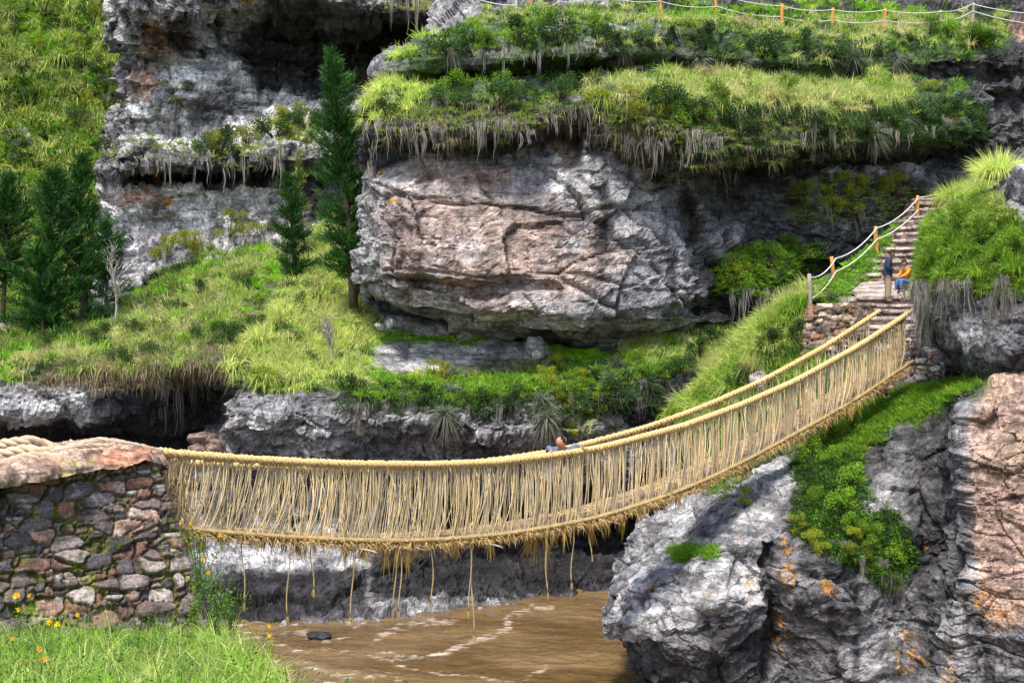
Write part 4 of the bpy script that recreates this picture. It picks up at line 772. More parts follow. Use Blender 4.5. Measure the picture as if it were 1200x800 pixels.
put(BANK, 'rosette_plant', P_ROS, {451: 'grey-green spiky rosette on top of the shelf edge', 999: 'grey-green spiky rosette hanging off the shelf edge'}, 'plant', 'spiky rosettes on the shelf edge', [(531, 440), (528, 460), (532, 475), (635, 470), (656, 425), (700, 430), (722, 430), (715, 445), (632, 480), (640, 490), (740, 440), (760, 450), (522, 485), (475, 466), (425, 455), (600, 470)], (.8, 1.3))
put(BANK, 'bright_shrub', P_SH_B, 'bright green shrub on the far bank edge above the bridge', 'shrub', 'bright shrubs on the far bank', [(310, 455), (745, 432), (750, 448), (780, 415), (545, 478), (570, 475), (680, 455), (250, 395), (213, 412), (690, 465), (395, 455), (790, 430)], (.45, .8))
put(BANK, 'green_shrub', P_SH_D, {450: 'dark shrub on top of the far bank', 999: 'dark shrub at the far bank rim above the bridge'}, 'shrub', 'dark shrubs on the far bank', [(318, 460), (240, 400), (265, 395), (255, 410), (270, 400), (700, 450), (720, 465), (740, 470), (760, 465), (780, 450), (800, 440), (820, 420), (835, 405), (490, 475), (505, 472), (560, 485), (600, 478), (120, 405), (60, 405), (160, 395), (205, 370), (180, 420), (290, 335), (300, 385), (345, 360), (385, 400), (360, 430), (140, 430), (230, 350), (415, 462), (730, 480), (765, 490)], (.6, 1.0))
put(BANK, 'mossy_shrub', P_SH_Y, 'yellow mossy cushion on the rim of the rocky shelf', 'shrub', 'yellow moss on the shelf rim', [(508, 440), (520, 448), (640, 452), (650, 470), (660, 480), (655, 435), (680, 452), (700, 480), (130, 445), (150, 443), (675, 510), (312, 458)], (.5, .85))
put(BANK, 'hanging_roots', P_ROOT, {456: 'grey roots hanging under the left grassy brow', 999: 'grey roots hanging over the shelf rim'}, 'roots', 'roots hanging over the far bank rim', line([(220, 425), (262, 422)], 9, 3)+line([(190, 440), (225, 440)], 4, 3)+line([(415, 475), (430, 475)], 4, 4)+line([(500, 478), (700, 470)], 8, 4)+[(750, 450), (757, 452), (745, 470), (640, 485), (520, 485)], (.7, 1.2), .15, 1.)
put(SLOPE, 'grass_tussock', P_STRAW, 'straw tussock on the slope left of the terrace', 'grass', 'straw tussocks left of the terrace', line([(790, 485), (850, 428), (935, 350)], 18, 6)+line([(830, 490), (880, 440), (930, 390)], 10, 10), (.8, 1.2))
put(SLOPE, 'green_shrub', P_SH_D, 'dark green shrub on the slope under the terrace', 'shrub', 'dark shrubs under the terrace', [(910, 415), (900, 425), (925, 430), (865, 455), (930, 405), (845, 480), (880, 445)], (.6, 1.1))
put(SLOPE, 'bright_shrub', P_SH_B, 'bright green shrub on the slope under the terrace', 'shrub', 'bright shrubs under the terrace', [(940, 400), (950, 425), (895, 400), (915, 390), (860, 440)], (.6, 1.)) 
# --- vines and ferns on the near rock
def proto_vine(cols, L=1.6, n=900):
    B = Buf(); k = 14; ph = rng.uniform(-.35, .35, k)
    for i in range(k):
        LL = L*rng.uniform(.5, 1); t = np.linspace(0, 1, 9); pa = np.stack([ph[i]+.12*np.sin(t*5+i), -.05-.12*np.sin(t*3), -t*LL], 1)
        V, F = tube(pa, .006, 4); B.add(V, F, (.08, .07, .03)); m_ = n//k; tt = rng.random(m_)
        leaves(B, np.stack([np.interp(tt, t, pa[:, j]) for j in range(3)], 1)+rng.normal(0, .045, (m_, 3)), .032, cols, .2)
    return B.mesh('vine', M_LEAF, False)
P_VB = [proto_vine(((.10, .30, .02), (.20, .42, .03))) for _ in range(2)]; P_VD = [proto_vine(((.03, .10, .03), (.06, .17, .04))) for _ in range(2)]
put(NEAR, 'creeping_vine', P_VB, 'bright green vine trailing down the near rock', 'vine', 'bright vines on the near rock', [(1000, 548), (1008, 570), (1035, 590), (1045, 615), (1055, 640), (985, 590), (945, 600), (955, 610), (1005, 600), (1060, 655), (930, 560), (970, 600), (1020, 600), (965, 620), (990, 630), (1050, 620)], (.5, .85), .12)
put(NEAR, 'creeping_vine', P_VD, 'blue-green trailing plant hanging down the near rock', 'vine', 'dark vines on the near rock', [(955, 555), (970, 565), (965, 590), (985, 570), (1020, 585), (1030, 600), (1025, 620), (1015, 600), (940, 580), (1040, 630), (990, 610), (975, 640), (1000, 580), (945, 620), (960, 575), (1010, 640)], (.5, .85), .12)
put(NEAR, 'green_shrub', P_SH_B, 'leafy green shrub bulging from the near rock face', 'shrub', 'leafy shrubs on the near rock', [(975, 545), (985, 600), (1000, 570), (1000, 625), (1020, 640), (955, 590), (1040, 660), (950, 545), (965, 520), (1000, 510)], (.45, .8), .05)
put(NEAR, 'mossy_shrub', P_SH_Y, 'yellow-green fern clump on the near rock', 'fern', 'yellow ferns on the near rock', [(955, 640), (965, 650), (995, 650), (1000, 635), (935, 625), (1010, 655), (875, 592)], (.3, .55), .05)
put(NEAR, 'hanging_roots', P_ROOT, 'tangle of brown roots hanging under the vines of the near rock', 'roots', 'roots under the vines', [(1030, 660), (1040, 680), (1022, 655), (1048, 690), (1005, 650), (985, 640)], (.5, .85), .12)
put(OVER, 'hanging_roots', P_ROOT, 'long grey roots hanging from the mossy overhang', 'roots', 'roots hanging from the mossy overhang', line([(1080, 335), (1110, 335), (1140, 330)], 16, 4)+line([(1080, 345), (1090, 350)], 4, 3)+[(1175, 335), (1180, 330), (1178, 345)], (.75, 1.2), .12)
put(OVER, 'green_shrub', P_SH_B, 'bright green shrub on top of the mossy overhang', 'shrub', 'shrubs on the mossy overhang', [(1100, 290), (1130, 270), (1150, 290), (1180, 280), (1165, 310), (1120, 310), (1140, 245), (1195, 300)], (.6, .9))
put(OVER, 'grass_tussock', P_GREEN, 'green grass tussock on top of the mossy overhang', 'grass', 'green tussocks on the mossy overhang', [(1090, 270), (1110, 262), (1120, 285), (1095, 310), (1140, 265), (1160, 260), (1175, 300), (1150, 325), (1190, 320), (1110, 325), (1088, 325), (1130, 300)], (.7, 1.1))

# ---------------------------------------------------------------- trees
def conifer(label, u, v, d, top, R, seed, dens=1., name='pine_tree', col=((.012, .055, .010), (.045, .135, .018)), asc=.45, low=.12, lean=0.):
    global rng; old = rng; rng = np.random.default_rng(seed)
    x, y, z = at(u, v, d); H = (v-top)/FPX*d
    r = empty(name, (x, y, z-.1), label=label, cat='tree')
    t = np.linspace(0, 1, 12); B = Buf(); tr = np.stack([.12*np.sin(t*3+seed)+lean*t, .1*np.cos(t*2.5), t*H], 1)
    V, F = tube(tr, .15*(1-t)**.8*(H/9)+.015, 8); B.add(V, F, (1, 1, 1)); B.obj('trunk', M_BARK, r)
    B = Buf(); nbr = int(15*H*dens)
    for i in range(nbr):
        h = low+(1-low)*rng.random()**.85; a = rng.uniform(0, 6.28)
        lob = .72+.42*math.sin(a*2+h*9+seed)*math.sin(h*17+a); prof = lob*(1-h)**.75*(.6+.4*min(1, (h-low)/.12+.25)); Lb = R*prof*rng.uniform(.55, 1.15)+.12
        k = np.linspace(0, 1, 6); dv = np.array([math.cos(a), math.sin(a)])
        b0 = np.array([np.interp(h, t, tr[:, j]) for j in range(3)])
        pts = b0+np.stack([dv[0]*Lb*k, dv[1]*Lb*k, Lb*((asc*(.1+1.3*h)-.12)*k+(.1+.3*h)*k*k)], 1)
        V, F = tube(pts, .03*(1-k)+.006, 4); B.add(V, F, (.05, .04, .025))
        m_ = int(85*Lb*dens)+24; tt = rng.random(m_)**.7
        c0 = np.stack([np.interp(tt, k, pts[:, j]) for j in range(3)], 1)+rng.normal(0, .07, (m_, 3))
        dr = unit(np.array([dv[0], dv[1], .9])*1.1+rng.normal(0, .55, (m_, 3))); cc = rng.random((m_, 1)); j = rng.uniform(.75, 1.35)
        V, F, K = blades(c0, dr, rng.uniform(.12, .30, m_), np.full(m_, .035), np.full(m_, .0), (np.array(col[0])*(1-cc)+np.array(col[1])*cc)*j, 1); B.add(V, F, K)
    B.obj('crown', M_NEEDLE, r, False); rng = old; return r
conifer('tallest dark green pine standing in front of the pale back cliff', 411, 358, 50.5, 60, 1.95, 1, 1.35, lean=-.6, low=.06)
conifer('short pine just left of the tallest pine', 344, 352, 54, 205, 1.2, 2, 1.1)
conifer('pointed dark pine at the right of the left-hand grove', 98, 400, 52, 182, 1.8, 3, 1.3, low=.06)
conifer('broad dark pine in the middle of the left-hand grove', 62, 405, 51, 200, 2.1, 4, 1.3, low=.05)
conifer('dark pine at the back of the left-hand grove', 122, 378, 55, 255, 1.5, 6, 1.2, low=.08)
conifer('dark pine cut by the left edge of the picture', 6, 372, 53, 205, 1.9, 5, 1.2, low=.22)
conifer('low bushy pine in front of the left-hand grove', 45, 402, 50.5, 290, 1.9, 7, 1.3, low=.03)
conifer('thin yellow-green sapling between the two pines', 352, 300, 58, 175, .5, 8, .5, 'sapling', ((.14, .18, .03), (.22, .26, .05)))
def bare_tree(label, u, v, d, top, seed, leafy=False):
    r_ = np.random.default_rng(seed); x, y, z = at(u, v, d); H = (v-top)/FPX*d; r = empty('bare_tree', (x, y, z-.1), label=label, cat='tree'); B = Buf(); Cb = Buf()
    t = np.linspace(0, 1, 10); tr = np.stack([.08*np.sin(t*6), .05*np.cos(t*5), t*H], 1); V, F = tube(tr, .045*(1-t)+.008, 6); B.add(V, F)
    for i in range(38):
        h = r_.uniform(.25, .97); b0 = np.array([np.interp(h, t, tr[:, j]) for j in range(3)]); a = r_.uniform(0, 6.28); L = (1.05-h)*H*.32*r_.uniform(.6, 1.2); k = np.linspace(0, 1, 6)
        pts = b0+np.stack([math.cos(a)*L*k*.6, math.sin(a)*L*k*.6, L*k*(.9+.4*k)], 1)+r_.normal(0, .02, (6, 3)); V, F = tube(pts, .014*(1-k)+.004, 4); Cb.add(V, F)
        for q in range(3):
            e = pts[r_.integers(2, 6)]; V, F = tube(np.stack([e, e+r_.normal(0, .12, 3)+[0, 0, .18]]), .005, 3); Cb.add(V, F)
    B.obj('trunk', M_PALEBARK, r); Cb.obj('crown', M_PALEBARK, r)
bare_tree('small bare pale-barked tree right of the dark grove', 134, 376, 51, 285, 3)
bare_tree('thin leafless sapling on the bright slope below the tall pine', 386, 425, 46.5, 372, 4)
# ================================================================== MASONRY
PAL = np.array([(.13, .115, .125), (.10, .09, .10), (.24, .13, .095), (.33, .22, .17), (.17, .145, .14), (.40, .36, .33), (.20, .12, .10), (.07, .065, .072), (.15, .12, .115), (.28, .25, .24)])
def masonry(name, q, cell, depth, seed, parent, res, mate=None, an=1.5, moss=1., bright=1., mo=(.10, .11, .02), lich=.55):
    bl, br, tr, tl = [np.array(at(*p)) for p in q]; Wd = np.linalg.norm(br-bl); Hh = np.linalg.norm(tl-bl)
    ns, nt_ = int(Wd/res)+2, int(Hh/res)+2; s, t = np.meshgrid(np.linspace(0, 1, ns), np.linspace(0, 1, nt_))
    P = (bl*(1-s)[..., None]+br*s[..., None])*(1-t)[..., None]+(tl*(1-s)[..., None]+tr*s[..., None])*t[..., None]
    n = unit(np.cross(br-bl, tl-bl)); n = -n if n[1] > 0 else n
    rim = 8; P = np.pad(P, ((rim, rim), (rim, rim), (0, 0)), mode='edge'); a, b = P.shape[:2]
    ri = np.maximum(rim-np.arange(a), 0)+np.maximum(np.arange(a)-(a-1-rim), 0); ci = np.maximum(rim-np.arange(b), 0)+np.maximum(np.arange(b)-(b-1-rim), 0)
    back = np.maximum(ri[:, None], ci[None])/rim; back = back
    P = P-n*(depth*back)[..., None]
    ex = unit(br-bl); ez = np.array([0, 0, 1.])
    L = np.stack([(P@ex)/an, P@n*.7, P@ez], -1)/cell; L = L+.16*np.stack([noise(L*.9, 3), noise(L*.9, 4), noise(L*.9, 5)], -1)
    L[..., 2] = L[..., 2]*1.25
    f1, f2, r, vec = voronoi(L, seed, .8, True); e = f2-f1
    g1, g2, r_b, vb = voronoi(L*1.9+3, seed+1, .8, True); sm_ = (r[..., 2] > .62)     # some cells break into small stones
    e = np.where(sm_, np.minimum(e, (g2-g1)*.6), e); r = np.where(sm_[..., None], r_b, r); vec = np.where(sm_[..., None], vb*.5, vec)
    h = cell*(.30*sstep(.0, .08, e)+.02*sstep(.05, .5, e)+.40*(r[..., 0]-.5)+.55*((r[..., 1:4]-.5)*vec).sum(-1))+cell*.22*fbm(P*1.6/cell*.5, 4, seed, .6)
    outn = unit(np.cross(np.gradient(P, axis=1), np.gradient(P, axis=0))+1e-9*n); sg = np.sign((outn*n).sum(-1).mean()); outn = outn*sg
    P = P+outn*h[..., None]
    c = PAL[(r[..., 3]*9.99).astype(int)]*(.75+.5*r[..., 1:2])*np.asarray(bright)
    c = mix(c, (.48, .46, .44), sstep(.12, .3, fbm(P*2.2/cell*.5, 4, seed+2))*lich*(r[..., 2] > .45))
    mort = 1-sstep(.03, .09, e); mc = mix(np.broadcast_to(np.array(mo), P.shape), (.09, .065, .045), sstep(-.15, .15, fbm(P*1.5, 3, seed+4)))
    c = mix(c, mc, mort); c = mix(c, (.16, .18, .015), moss*sstep(.15, .3, fbm(P*2.5, 3, seed+6))*sstep(.35, .0, e)*.8)
    me = mesh_from(name, P, gridfaces(a, b), mate or M_STONE, c); return link(name, me, parent)
x, y, z = at(80, 748, 17.8); wall = empty('stone_wall', (0, 0, 0), label='dark rubble stone wall at the left end of the rope bridge, capped with pink clay', cat='wall')
masonry('masonry', [(-160, 790, 16.0), (250, 765, 18.8), (181, 541, 19.25), (-160, 600, 16.6)], .215, 1.3, 3, wall, .0135, an=1.7, bright=(1.0, .92, .88))
rows = [[(-170, 612, 16.3), (-90, 600, 16.6), (0, 568, 17.15), (60, 561, 17.75), (120, 551, 18.4), (176, 544, 19.05), (190, 550, 19.9), (186, 560, 21)],
 [(-170, 590, 16.2), (-90, 582, 16.5), (0, 558, 17.1), (60, 553, 17.75), (120, 544, 18.5), (172, 538, 19.1), (189, 544, 19.9), (186, 552, 21)],
 [(-170, 560, 16.6), (-90, 556, 16.9), (0, 551, 17.5), (60, 540, 18.1), (120, 531, 18.9), (166, 533, 19.5), (188, 540, 20.2), (184, 546, 21.2)],
 [(-170, 545, 17.8), (-90, 543, 18), (0, 541, 18.6), (60, 527, 19.1), (120, 520, 19.7), (160, 527, 20.2), (184, 537, 20.7), (182, 545, 21.4)],
 [(-170, 570, 20), (-90, 570, 20), (0, 560, 20.4), (60, 545, 20.8), (120, 535, 21.1), (160, 540, 21.5), (182, 550, 21.8), (180, 560, 22)],
 [(-170, 700, 21), (0, 700, 21.5), (180, 700, 22.3)]]
P = loft(rows, 1.6, 1, .05); N = facing(P, normals(P)); d_ = -.06+.16*fbm(P*1.6, 3, 5)+.09*fbm(P*4, 4, 6, .6)+.035*noise(P*14, 8); P = P+N*d_[..., None]; UV = PX(P)
c = mix(np.broadcast_to(np.array((.27, .165, .11)), P.shape), (.42, .30, .225), sstep(-.3, .2, fbm(P*2, 4, 9))); c = mix(c, (.42, .17, .10), ell(UV, 150, 537, 40, 12)*.7)
c = mix(c, (.24, .22, .03), sstep(.1, .3, fbm(P*3, 3, 11))*.55*poly(UV, [(30, 580), (40, 545), (190, 530), (195, 560)], 6)); c = mix(c, (.15, .1, .07), sstep(.15, .35, fbm(P*6, 3, 21))*.5)
link('clay_cap', mesh_from('clay_cap', P, gridfaces(*P.shape[:2]), M_CLAY, c), wall)
tw = empty('terrace_wall', label='dry stone retaining wall under the grassy terrace, left of the far bridge end', cat='wall')
masonry('masonry', [(940, 425, 42.4), (1022, 440, 42), (1022, 356, 42.2), (948, 357, 42.7)], .2, .8, 7, tw, .035, M_STONEF, 1.9, .5, (1.15, 1., .8), (.10, .08, .05), .1)
tw = empty('abutment_wall', label='stacked stone abutment under the far right end of the rope bridge', cat='wall')
masonry('masonry', [(1030, 462, 38.6), (1108, 448, 38.2), (1106, 374, 38.6), (1034, 392, 39)], .22, 1.4, 9, tw, .03, M_STONEF, 1.5, .5, 1.5, (.08, .07, .05))

# ================================================================== STAIRS
def slab(name, pts_top, th, parent, seed, matl=None, c=(.30, .19, .15)):
    r_ = np.random.default_rng(seed); bm = bmesh.new(); vs = [bm.verts.new((p[0], p[1], p[2])) for p in pts_top]; f = bm.faces.new(vs)
    ex = bmesh.ops.extrude_face_region(bm, geom=[f]); nv = [g for g in ex['geom'] if isinstance(g, bmesh.types.BMVert)]
    for q in nv: q.co.z -= th
    bmesh.ops.recalc_face_normals(bm, faces=bm.faces)
    bmesh.ops.bevel(bm, geom=list(bm.edges), offset=min(.035, th*.3), segments=2, affect='EDGES')
    bmesh.ops.triangulate(bm, faces=bm.faces[:]); bmesh.ops.subdivide_edges(bm, edges=bm.edges[:], cuts=2, use_grid_fill=True)
    for q in bm.verts:
        n = noise(np.array([q.co])*5+seed, 3)[0]; n2 = noise(np.array([q.co])*5+seed+9, 3)[0]; q.co += Vector((n*.05, n2*.05, n*.03))
    me = bpy.data.meshes.new(name); bm.to_mesh(me); bm.free(); co = np.zeros(len(me.vertices)*3, np.float32); me.vertices.foreach_get('co', co); co = co.reshape(-1, 3)
    k = r_.uniform(.8, 1.25); col = mix(np.broadcast_to(np.array(c)*k, co.shape), (.42, .36, .33), sstep(-.1, .3, fbm(co*2.3, 3, seed))); col = np.concatenate([col, np.ones((len(col), 1))], 1).astype(np.float32)
    a = me.color_attributes.new('tint', 'FLOAT_COLOR', 'POINT'); a.data.foreach_set('color', np.ascontiguousarray(col).ravel()); me.materials.append(matl or M_STONEF); return link(name, me, parent)
st = empty('stone_stairs', label='rough stone stairway climbing from the bridge end to the upper path', cat='stairs')
STEPS = [(1030, 1086, 404, 39.6), (1030, 1084, 396, 40.4), (1028, 1082, 388, 41.2), (1022, 1078, 380, 41.9), (1018, 1076, 371, 42.6), (1014, 1074, 363, 43.4), (1010, 1076, 355, 44.2), (1006, 1078, 349, 45.0), (996, 1078, 344, 46.0),
 (1004, 1076, 330, 47.6), (1010, 1078, 320, 48.4), (1016, 1080, 312, 49.0), (1020, 1082, 304, 49.6), (1028, 1086, 296, 50.2), (1036, 1088, 288, 50.8), (1044, 1090, 280, 51.4), (1050, 1094, 272, 52.0), (1055, 1097, 265, 52.6), (1060, 1100, 258, 53.2), (1064, 1102, 251, 53.8), (1069, 1106, 244, 54.4), (1073, 1110, 237, 55), (1078, 1114, 231, 55.6)]
DS = np.array([np.interp(v, [215, 228, 262, 285, 300, 338, 362, 400, 410], [55, 53, 50.5, 49.2, 48, 46, 43, 40.5, 39.9]) for a, b, v, d in STEPS])-.35
for i, (a, b, v, d) in enumerate(STEPS):
    d = DS[i]
    k = rng.uniform(-6, 3, 2); nx = 3
    us = np.linspace(a+k[0], b+k[1], nx+1); us[1:-1] += rng.uniform(-6, 6, nx-1)
    vv = v+rng.uniform(-1.6, 1.6); front = [at(u, vv+rng.uniform(-.7, .7), d+rng.uniform(-.1, .1)) for u in us]; z = front[0][2]
    back = [(p[0]*1.0, p[1]+1.3, p[2]+(.34 if i in (7, 8) else .03)) for p in front]
    st_ = slab('step', [(p[0], p[1]+.1, p[2]-.12) for p in front]+[(p[0], p[1], p[2]-.12) for p in back[::-1]], .5, st, i+10, None, (.17, .105, .085))
    cuts = sorted(rng.uniform(.2, .8, int(rng.integers(0, 3)))); cuts = [0]+[c_ for j_, c_ in enumerate(cuts) if j_ == 0 or c_-cuts[j_-1] > .2]+[1]
    fx = lambda t_, q_: tuple(np.array(q_[0])*(1-t_)+np.array(q_[-1])*t_)
    for a_, b_ in zip(cuts[:-1], cuts[1:]):
        dz = rng.normal(0, .012); dy = rng.uniform(-.06, .05); tread = [fx(a_+.012, front), fx(b_-.012, front), fx(b_-.012, back), fx(a_+.012, back)]
        slab('tread_stone', [(p[0], p[1]+dy, p[2]+dz) for p in tread], .115, st_, i*7+int(a_*10)+100, None, (.46, .37, .32))
for i, (u, v, d, s_) in enumerate([(1000, 352, 44.2, .5), (990, 350, 44.6, .35), (960, 337, 46, .5), (1035, 332, 46.9, .4), (1018, 345, 44.8, .4)]):   # paving beside the steps
    p_, _n = spot(SLOPE, u, v); x, y, z = p_+np.array([0, 0, .06]); a = rng.uniform(0, 6.28, 6); a.sort(); slab('paving_slab', [(x+s_*1.3*math.cos(q), y+s_*math.sin(q), z) for q in a], .25, st, i+60, None, (.40, .34, .31))

# ================================================================== ROPE FENCES
def postmesh(h, r, seed):
    B = Buf(); t = np.linspace(0, 1, 8); V, F = tube(np.stack([.02*np.sin(t*4+seed), .02*np.cos(t*3+seed), t*h], 1), r*(1-.12*t+.06*np.sin(t*9+seed)), 9); B.add(V, F); return B
def fence(label, posts, hs, ropes, R=.035, pr=.07):
    f = empty('rope_fence', label=label, cat='fence'); tops = []
    for i, ((u, v, d, m_), h) in enumerate(zip(posts, hs)):
        if m_ is not None:
            o = postmesh(h+.3, pr*rng.uniform(.9, 1.15), i).obj('post', m_, f); x, y, z = at(u, v, d); o.location = (x, y, z-.3); o.rotation_euler = (rng.normal(0, .03), rng.normal(0, .04), 0)
        tops.append(np.array(at(u, v, d)))
    for fr, sag in ropes:
        pts = []
        for a, b, ha, hb in zip(tops[:-1], tops[1:], hs[:-1], hs[1:]):
            t = np.linspace(0, 1, 9)[:-1, None]; p = (a+[0, -.06, ha*fr])*(1-t)+(b+[0, -.06, hb*fr])*t; p[:, 2] -= (sag*4*t*(1-t))[:, 0]*(1 if fr > .7 else 1.2); pts.append(p)
        pts.append(tops[-1][None]+[[0, -.06, hs[-1]*fr]]); B = Buf(); V, F = tube(np.concatenate(pts), R, 6); B.add(V, F); B.obj('rope', M_WIRE, f)
    return f
fence('rope railing on orange wooden posts along the left side of the stone stairs', [(949, 380, 43.2, M_GREYWOOD), (979, 336, 45.6, M_WOOD), (1027, 296, 48.3, M_WOOD), (1076, 262, 51.5, M_WOOD), (1142, 234, 55, None)], [1.55, .98, .9, 1.02, 1.0], [(.93, .18), (.5, .12)], .02)
fence('rope fence on wooden posts along the upper path at the top of the picture', [(560, 12, 54, None), (622, 18, 53.2, M_WOOD), (634, 18, 53.4, M_PALEBARK), (655, 14, 53.6, M_PALEBARK), (686, 10, 54, M_PALEBARK), (712, 8, 54.4, M_PALEBARK), (773, 14, 55.4, M_WOOD), (840, 20, 56.2, M_WOOD), (916, 30, 57, M_WOOD), (975, 34, 57.6, M_WOOD), (1036, 34, 58.4, M_WOOD), (1103, 33, 59.2, M_GREYWOOD), (1139, 20, 61, M_GREYWOOD), (1230, 40, 60, None)],
 [1., .98, .9, 1., .95, .95, 1., 1.0, .85, .85, .85, .75, .6, .9], [(.9, .1), (.4, .1)], .018)

# ================================================================== BOULDERS
def boulder(name, label, u, v, d, sx, sy, sz, seed, col, matl=None, cat='rock', sharp=.35):
    bm = bmesh.new(); bmesh.ops.create_icosphere(bm, subdivisions=5, radius=1); co = np.array([q.co[:] for q in bm.verts]); F = np.array([[q.index for q in f.verts] for f in bm.faces]); bm.free()
    r_ = np.random.default_rng(seed); k = np.ones(len(co))
    for _ in range(16):                       # cleave flat faces
        n = unit(r_.normal(size=3)); lim = r_.uniform(.55, .85); q = co@n; over = np.maximum(q-lim, 0); co = co-n*over[:, None]*.92
    co = co*(1+.1*fbm(co*2+seed, 4, 3))[:, None]; co = co*np.array([sx, sy, sz]); cc = mix(np.broadcast_to(np.array(col), co.shape), np.array(col)*.5, sstep(-.1, .3, fbm(co*3+seed, 3, 5)))
    o = link(name, mesh_from(name, co, F, matl or M_ROCKN, cc)); o.location = at(u, v, d); o.rotation_euler = (0, r_.uniform(-.2, .2), r_.uniform(0, 3)); return props(o, label, cat)
boulder('boulder', 'upright grey pointed boulder on the pale rock shelf', 625, 410, 47.8, .42, .36, .6, 3, LIGHT*.75)
boulder('boulder', 'pinkish white boulder in the grass just behind the far half of the bridge', 890, 447, 42.2, .5, .4, .4, 6, (.42, .35, .34))
boulder('boulder', 'small black rock breaking the muddy water', 373, 746, 37.9, .36, .3, .2, 8, DARK*1.2)
for u, v, d, s_, k in ((858, 575, 34.5, .3, 1), (668, 388, 48.4, .25, 2), (682, 392, 48.2, .25, 3), (240, 515, 44.5, .5, 4), (250, 525, 44.3, .4, 5), (232, 528, 44.4, .4, 6), (457, 378, 49, .22, 7), (445, 382, 49, .2, 8)):
    lb = {1: 'pale boulder wedged under the bridge above the near rock', 2: 'squarish grey block under the cliff, right of the cave', 3: 'grey block under the cliff beside the small cave mouth', 4: 'reddish fallen block, topmost of the pile behind the left bridge end', 5: 'reddish fallen block at the right of the pile behind the left bridge end', 6: 'reddish fallen block at the left of the pile behind the left bridge end', 7: 'small white stone in the grass below the left end of the cliff', 8: 'smaller white stone left of the one below the cliff end'}[k]
    boulder('boulder', lb, u, v, d, s_*1.2, s_, s_*.8, 20+k, LIGHT if k in (1, 7, 8) else ((.25, .16, .13) if k in (4, 5, 6) else LIGHT*.6))

# ================================================================== THE ROPE BRIDGE
A2, B2 = np.array([-5.35, 21.0]), np.array([10.4, 37.0]); LEN = np.linalg.norm(B2-A2); TD = (B2-A2)/LEN; ND = np.array([-TD[1], TD[0]])   # ND points to the far side
RAIL = [(100, 524), (180, 529), (220, 533), (300, 539), (400, 544), (500, 545), (580, 542), (640, 535), (700, 526), (800, 499.5), (867, 475), (933, 446), (1007, 405), (1062, 369), (1110, 335)]
DECK = [(100, 606), (200, 622), (300, 630), (400, 636), (500, 637), (600, 628), (700, 610), (800, 577), (867, 546), (933, 510), (1007, 468), (1062, 430), (1110, 400)]
def bpt(s, side=0., tab=RAIL, dz=0.):            # s in metres along the bridge, side in metres to the far side
    s = np.asarray(s, float); p = A2+TD*s[..., None]; u = 600+FPX*p[..., 0]/p[..., 1]
    v = np.interp(u, [a for a, _ in tab], [b for _, b in tab]); z = CZ-(v-400)/FPX*p[..., 1]+dz
    q = p+ND*np.broadcast_to(side, s.shape)[..., None]; return np.concatenate([q, z[..., None]], -1)
br = empty('rope_bridge', label='hand-woven straw rope suspension bridge sagging across the river gorge', cat='bridge')
ROPEC = np.array((.62, .45, .20)); WID = 1.0
ss = np.linspace(-.3, LEN+.3, 40)
def smooth_path(P, k=9):
    for _ in range(k): P[1:-1] = .25*P[:-2]+.5*P[1:-1]+.25*P[2:]
    return P
B = Buf(); rope(B, smooth_path(bpt(ss, 0, RAIL), 3), .062, .36, 3, 7, ROPEC*1.05); B.obj('handrail_rope', M_ROPE, br)
fdz = -.15*np.clip(1-ss/26, 0, 1)
P_ = bpt(ss, WID, RAIL)+np.stack([0*ss, 0*ss, fdz], 1); B = Buf(); rope(B, smooth_path(P_, 3), .06, .36, 3, 6, ROPEC); B.obj('handrail_rope', M_ROPE, br)
for w_ in (.12, .38, .64, .88):
    B = Buf(); rope(B, smooth_path(bpt(ss, w_, DECK, .0), 3), .055, .5, 3, 6, ROPEC*.8, .06); B.obj('floor_cable', M_ROPE, br)
# woven floor
s_ = np.linspace(-.2, LEN+.2, 900); w_ = np.linspace(.04, WID-.04, 16); S_, W_ = np.meshgrid(s_, w_); P = bpt(S_, W_, DECK, .06); P[..., 2] += .05*noise(P*9, 3)+.02*np.sin(S_*70)*.6
c = mix(np.broadcast_to(np.array((.30, .21, .135)), P.shape), (.13, .08, .05), sstep(-.1, .3, noise(P*np.array([9, 9, 9]), 6))); V = P.reshape(-1, 3)
B = Buf(); B.add(V, gridfaces(*P.shape[:2]), c.reshape(-1, 3)); P3 = P.copy(); P3[..., 2] -= .07; B.add(P3.reshape(-1, 3), gridfaces(*P.shape[:2]), c.reshape(-1, 3)*.8); B.obj('woven_deck', M_ROPE, br)
def edging(side, n, name):                        # thick twisted bundle and stiff straw ends along each edge of the floor
    B = Buf(); rope(B, smooth_path(bpt(ss, side, DECK, .04), 3), .048, .16, 4, 5, ROPEC*.6, .04, .6)
    s = rng.uniform(0, LEN, n); b = bpt(s, side+rng.normal(0, .07, n), DECK, 0)+rng.normal(0, .035, (n, 3)); dv = unit(rng.normal(size=(n, 3))*np.array([1, 1, .7])+np.array([.3, -.35, -.15])); k = rng.random((n, 1))
    V, F, K = blades(b, dv, rng.uniform(.05, .2, n)*(.6+.8*rng.random(n)**3), np.full(n, .013), np.full(n, .6), np.array((.60, .43, .17))*k+np.array((.25, .15, .08))*(1-k), 2); B.add(V, F, K); return B.obj(name, M_ROPE, br, False)
edging(.02, 8500, 'deck_edging'); edging(WID-.02, 2500, 'deck_edging')
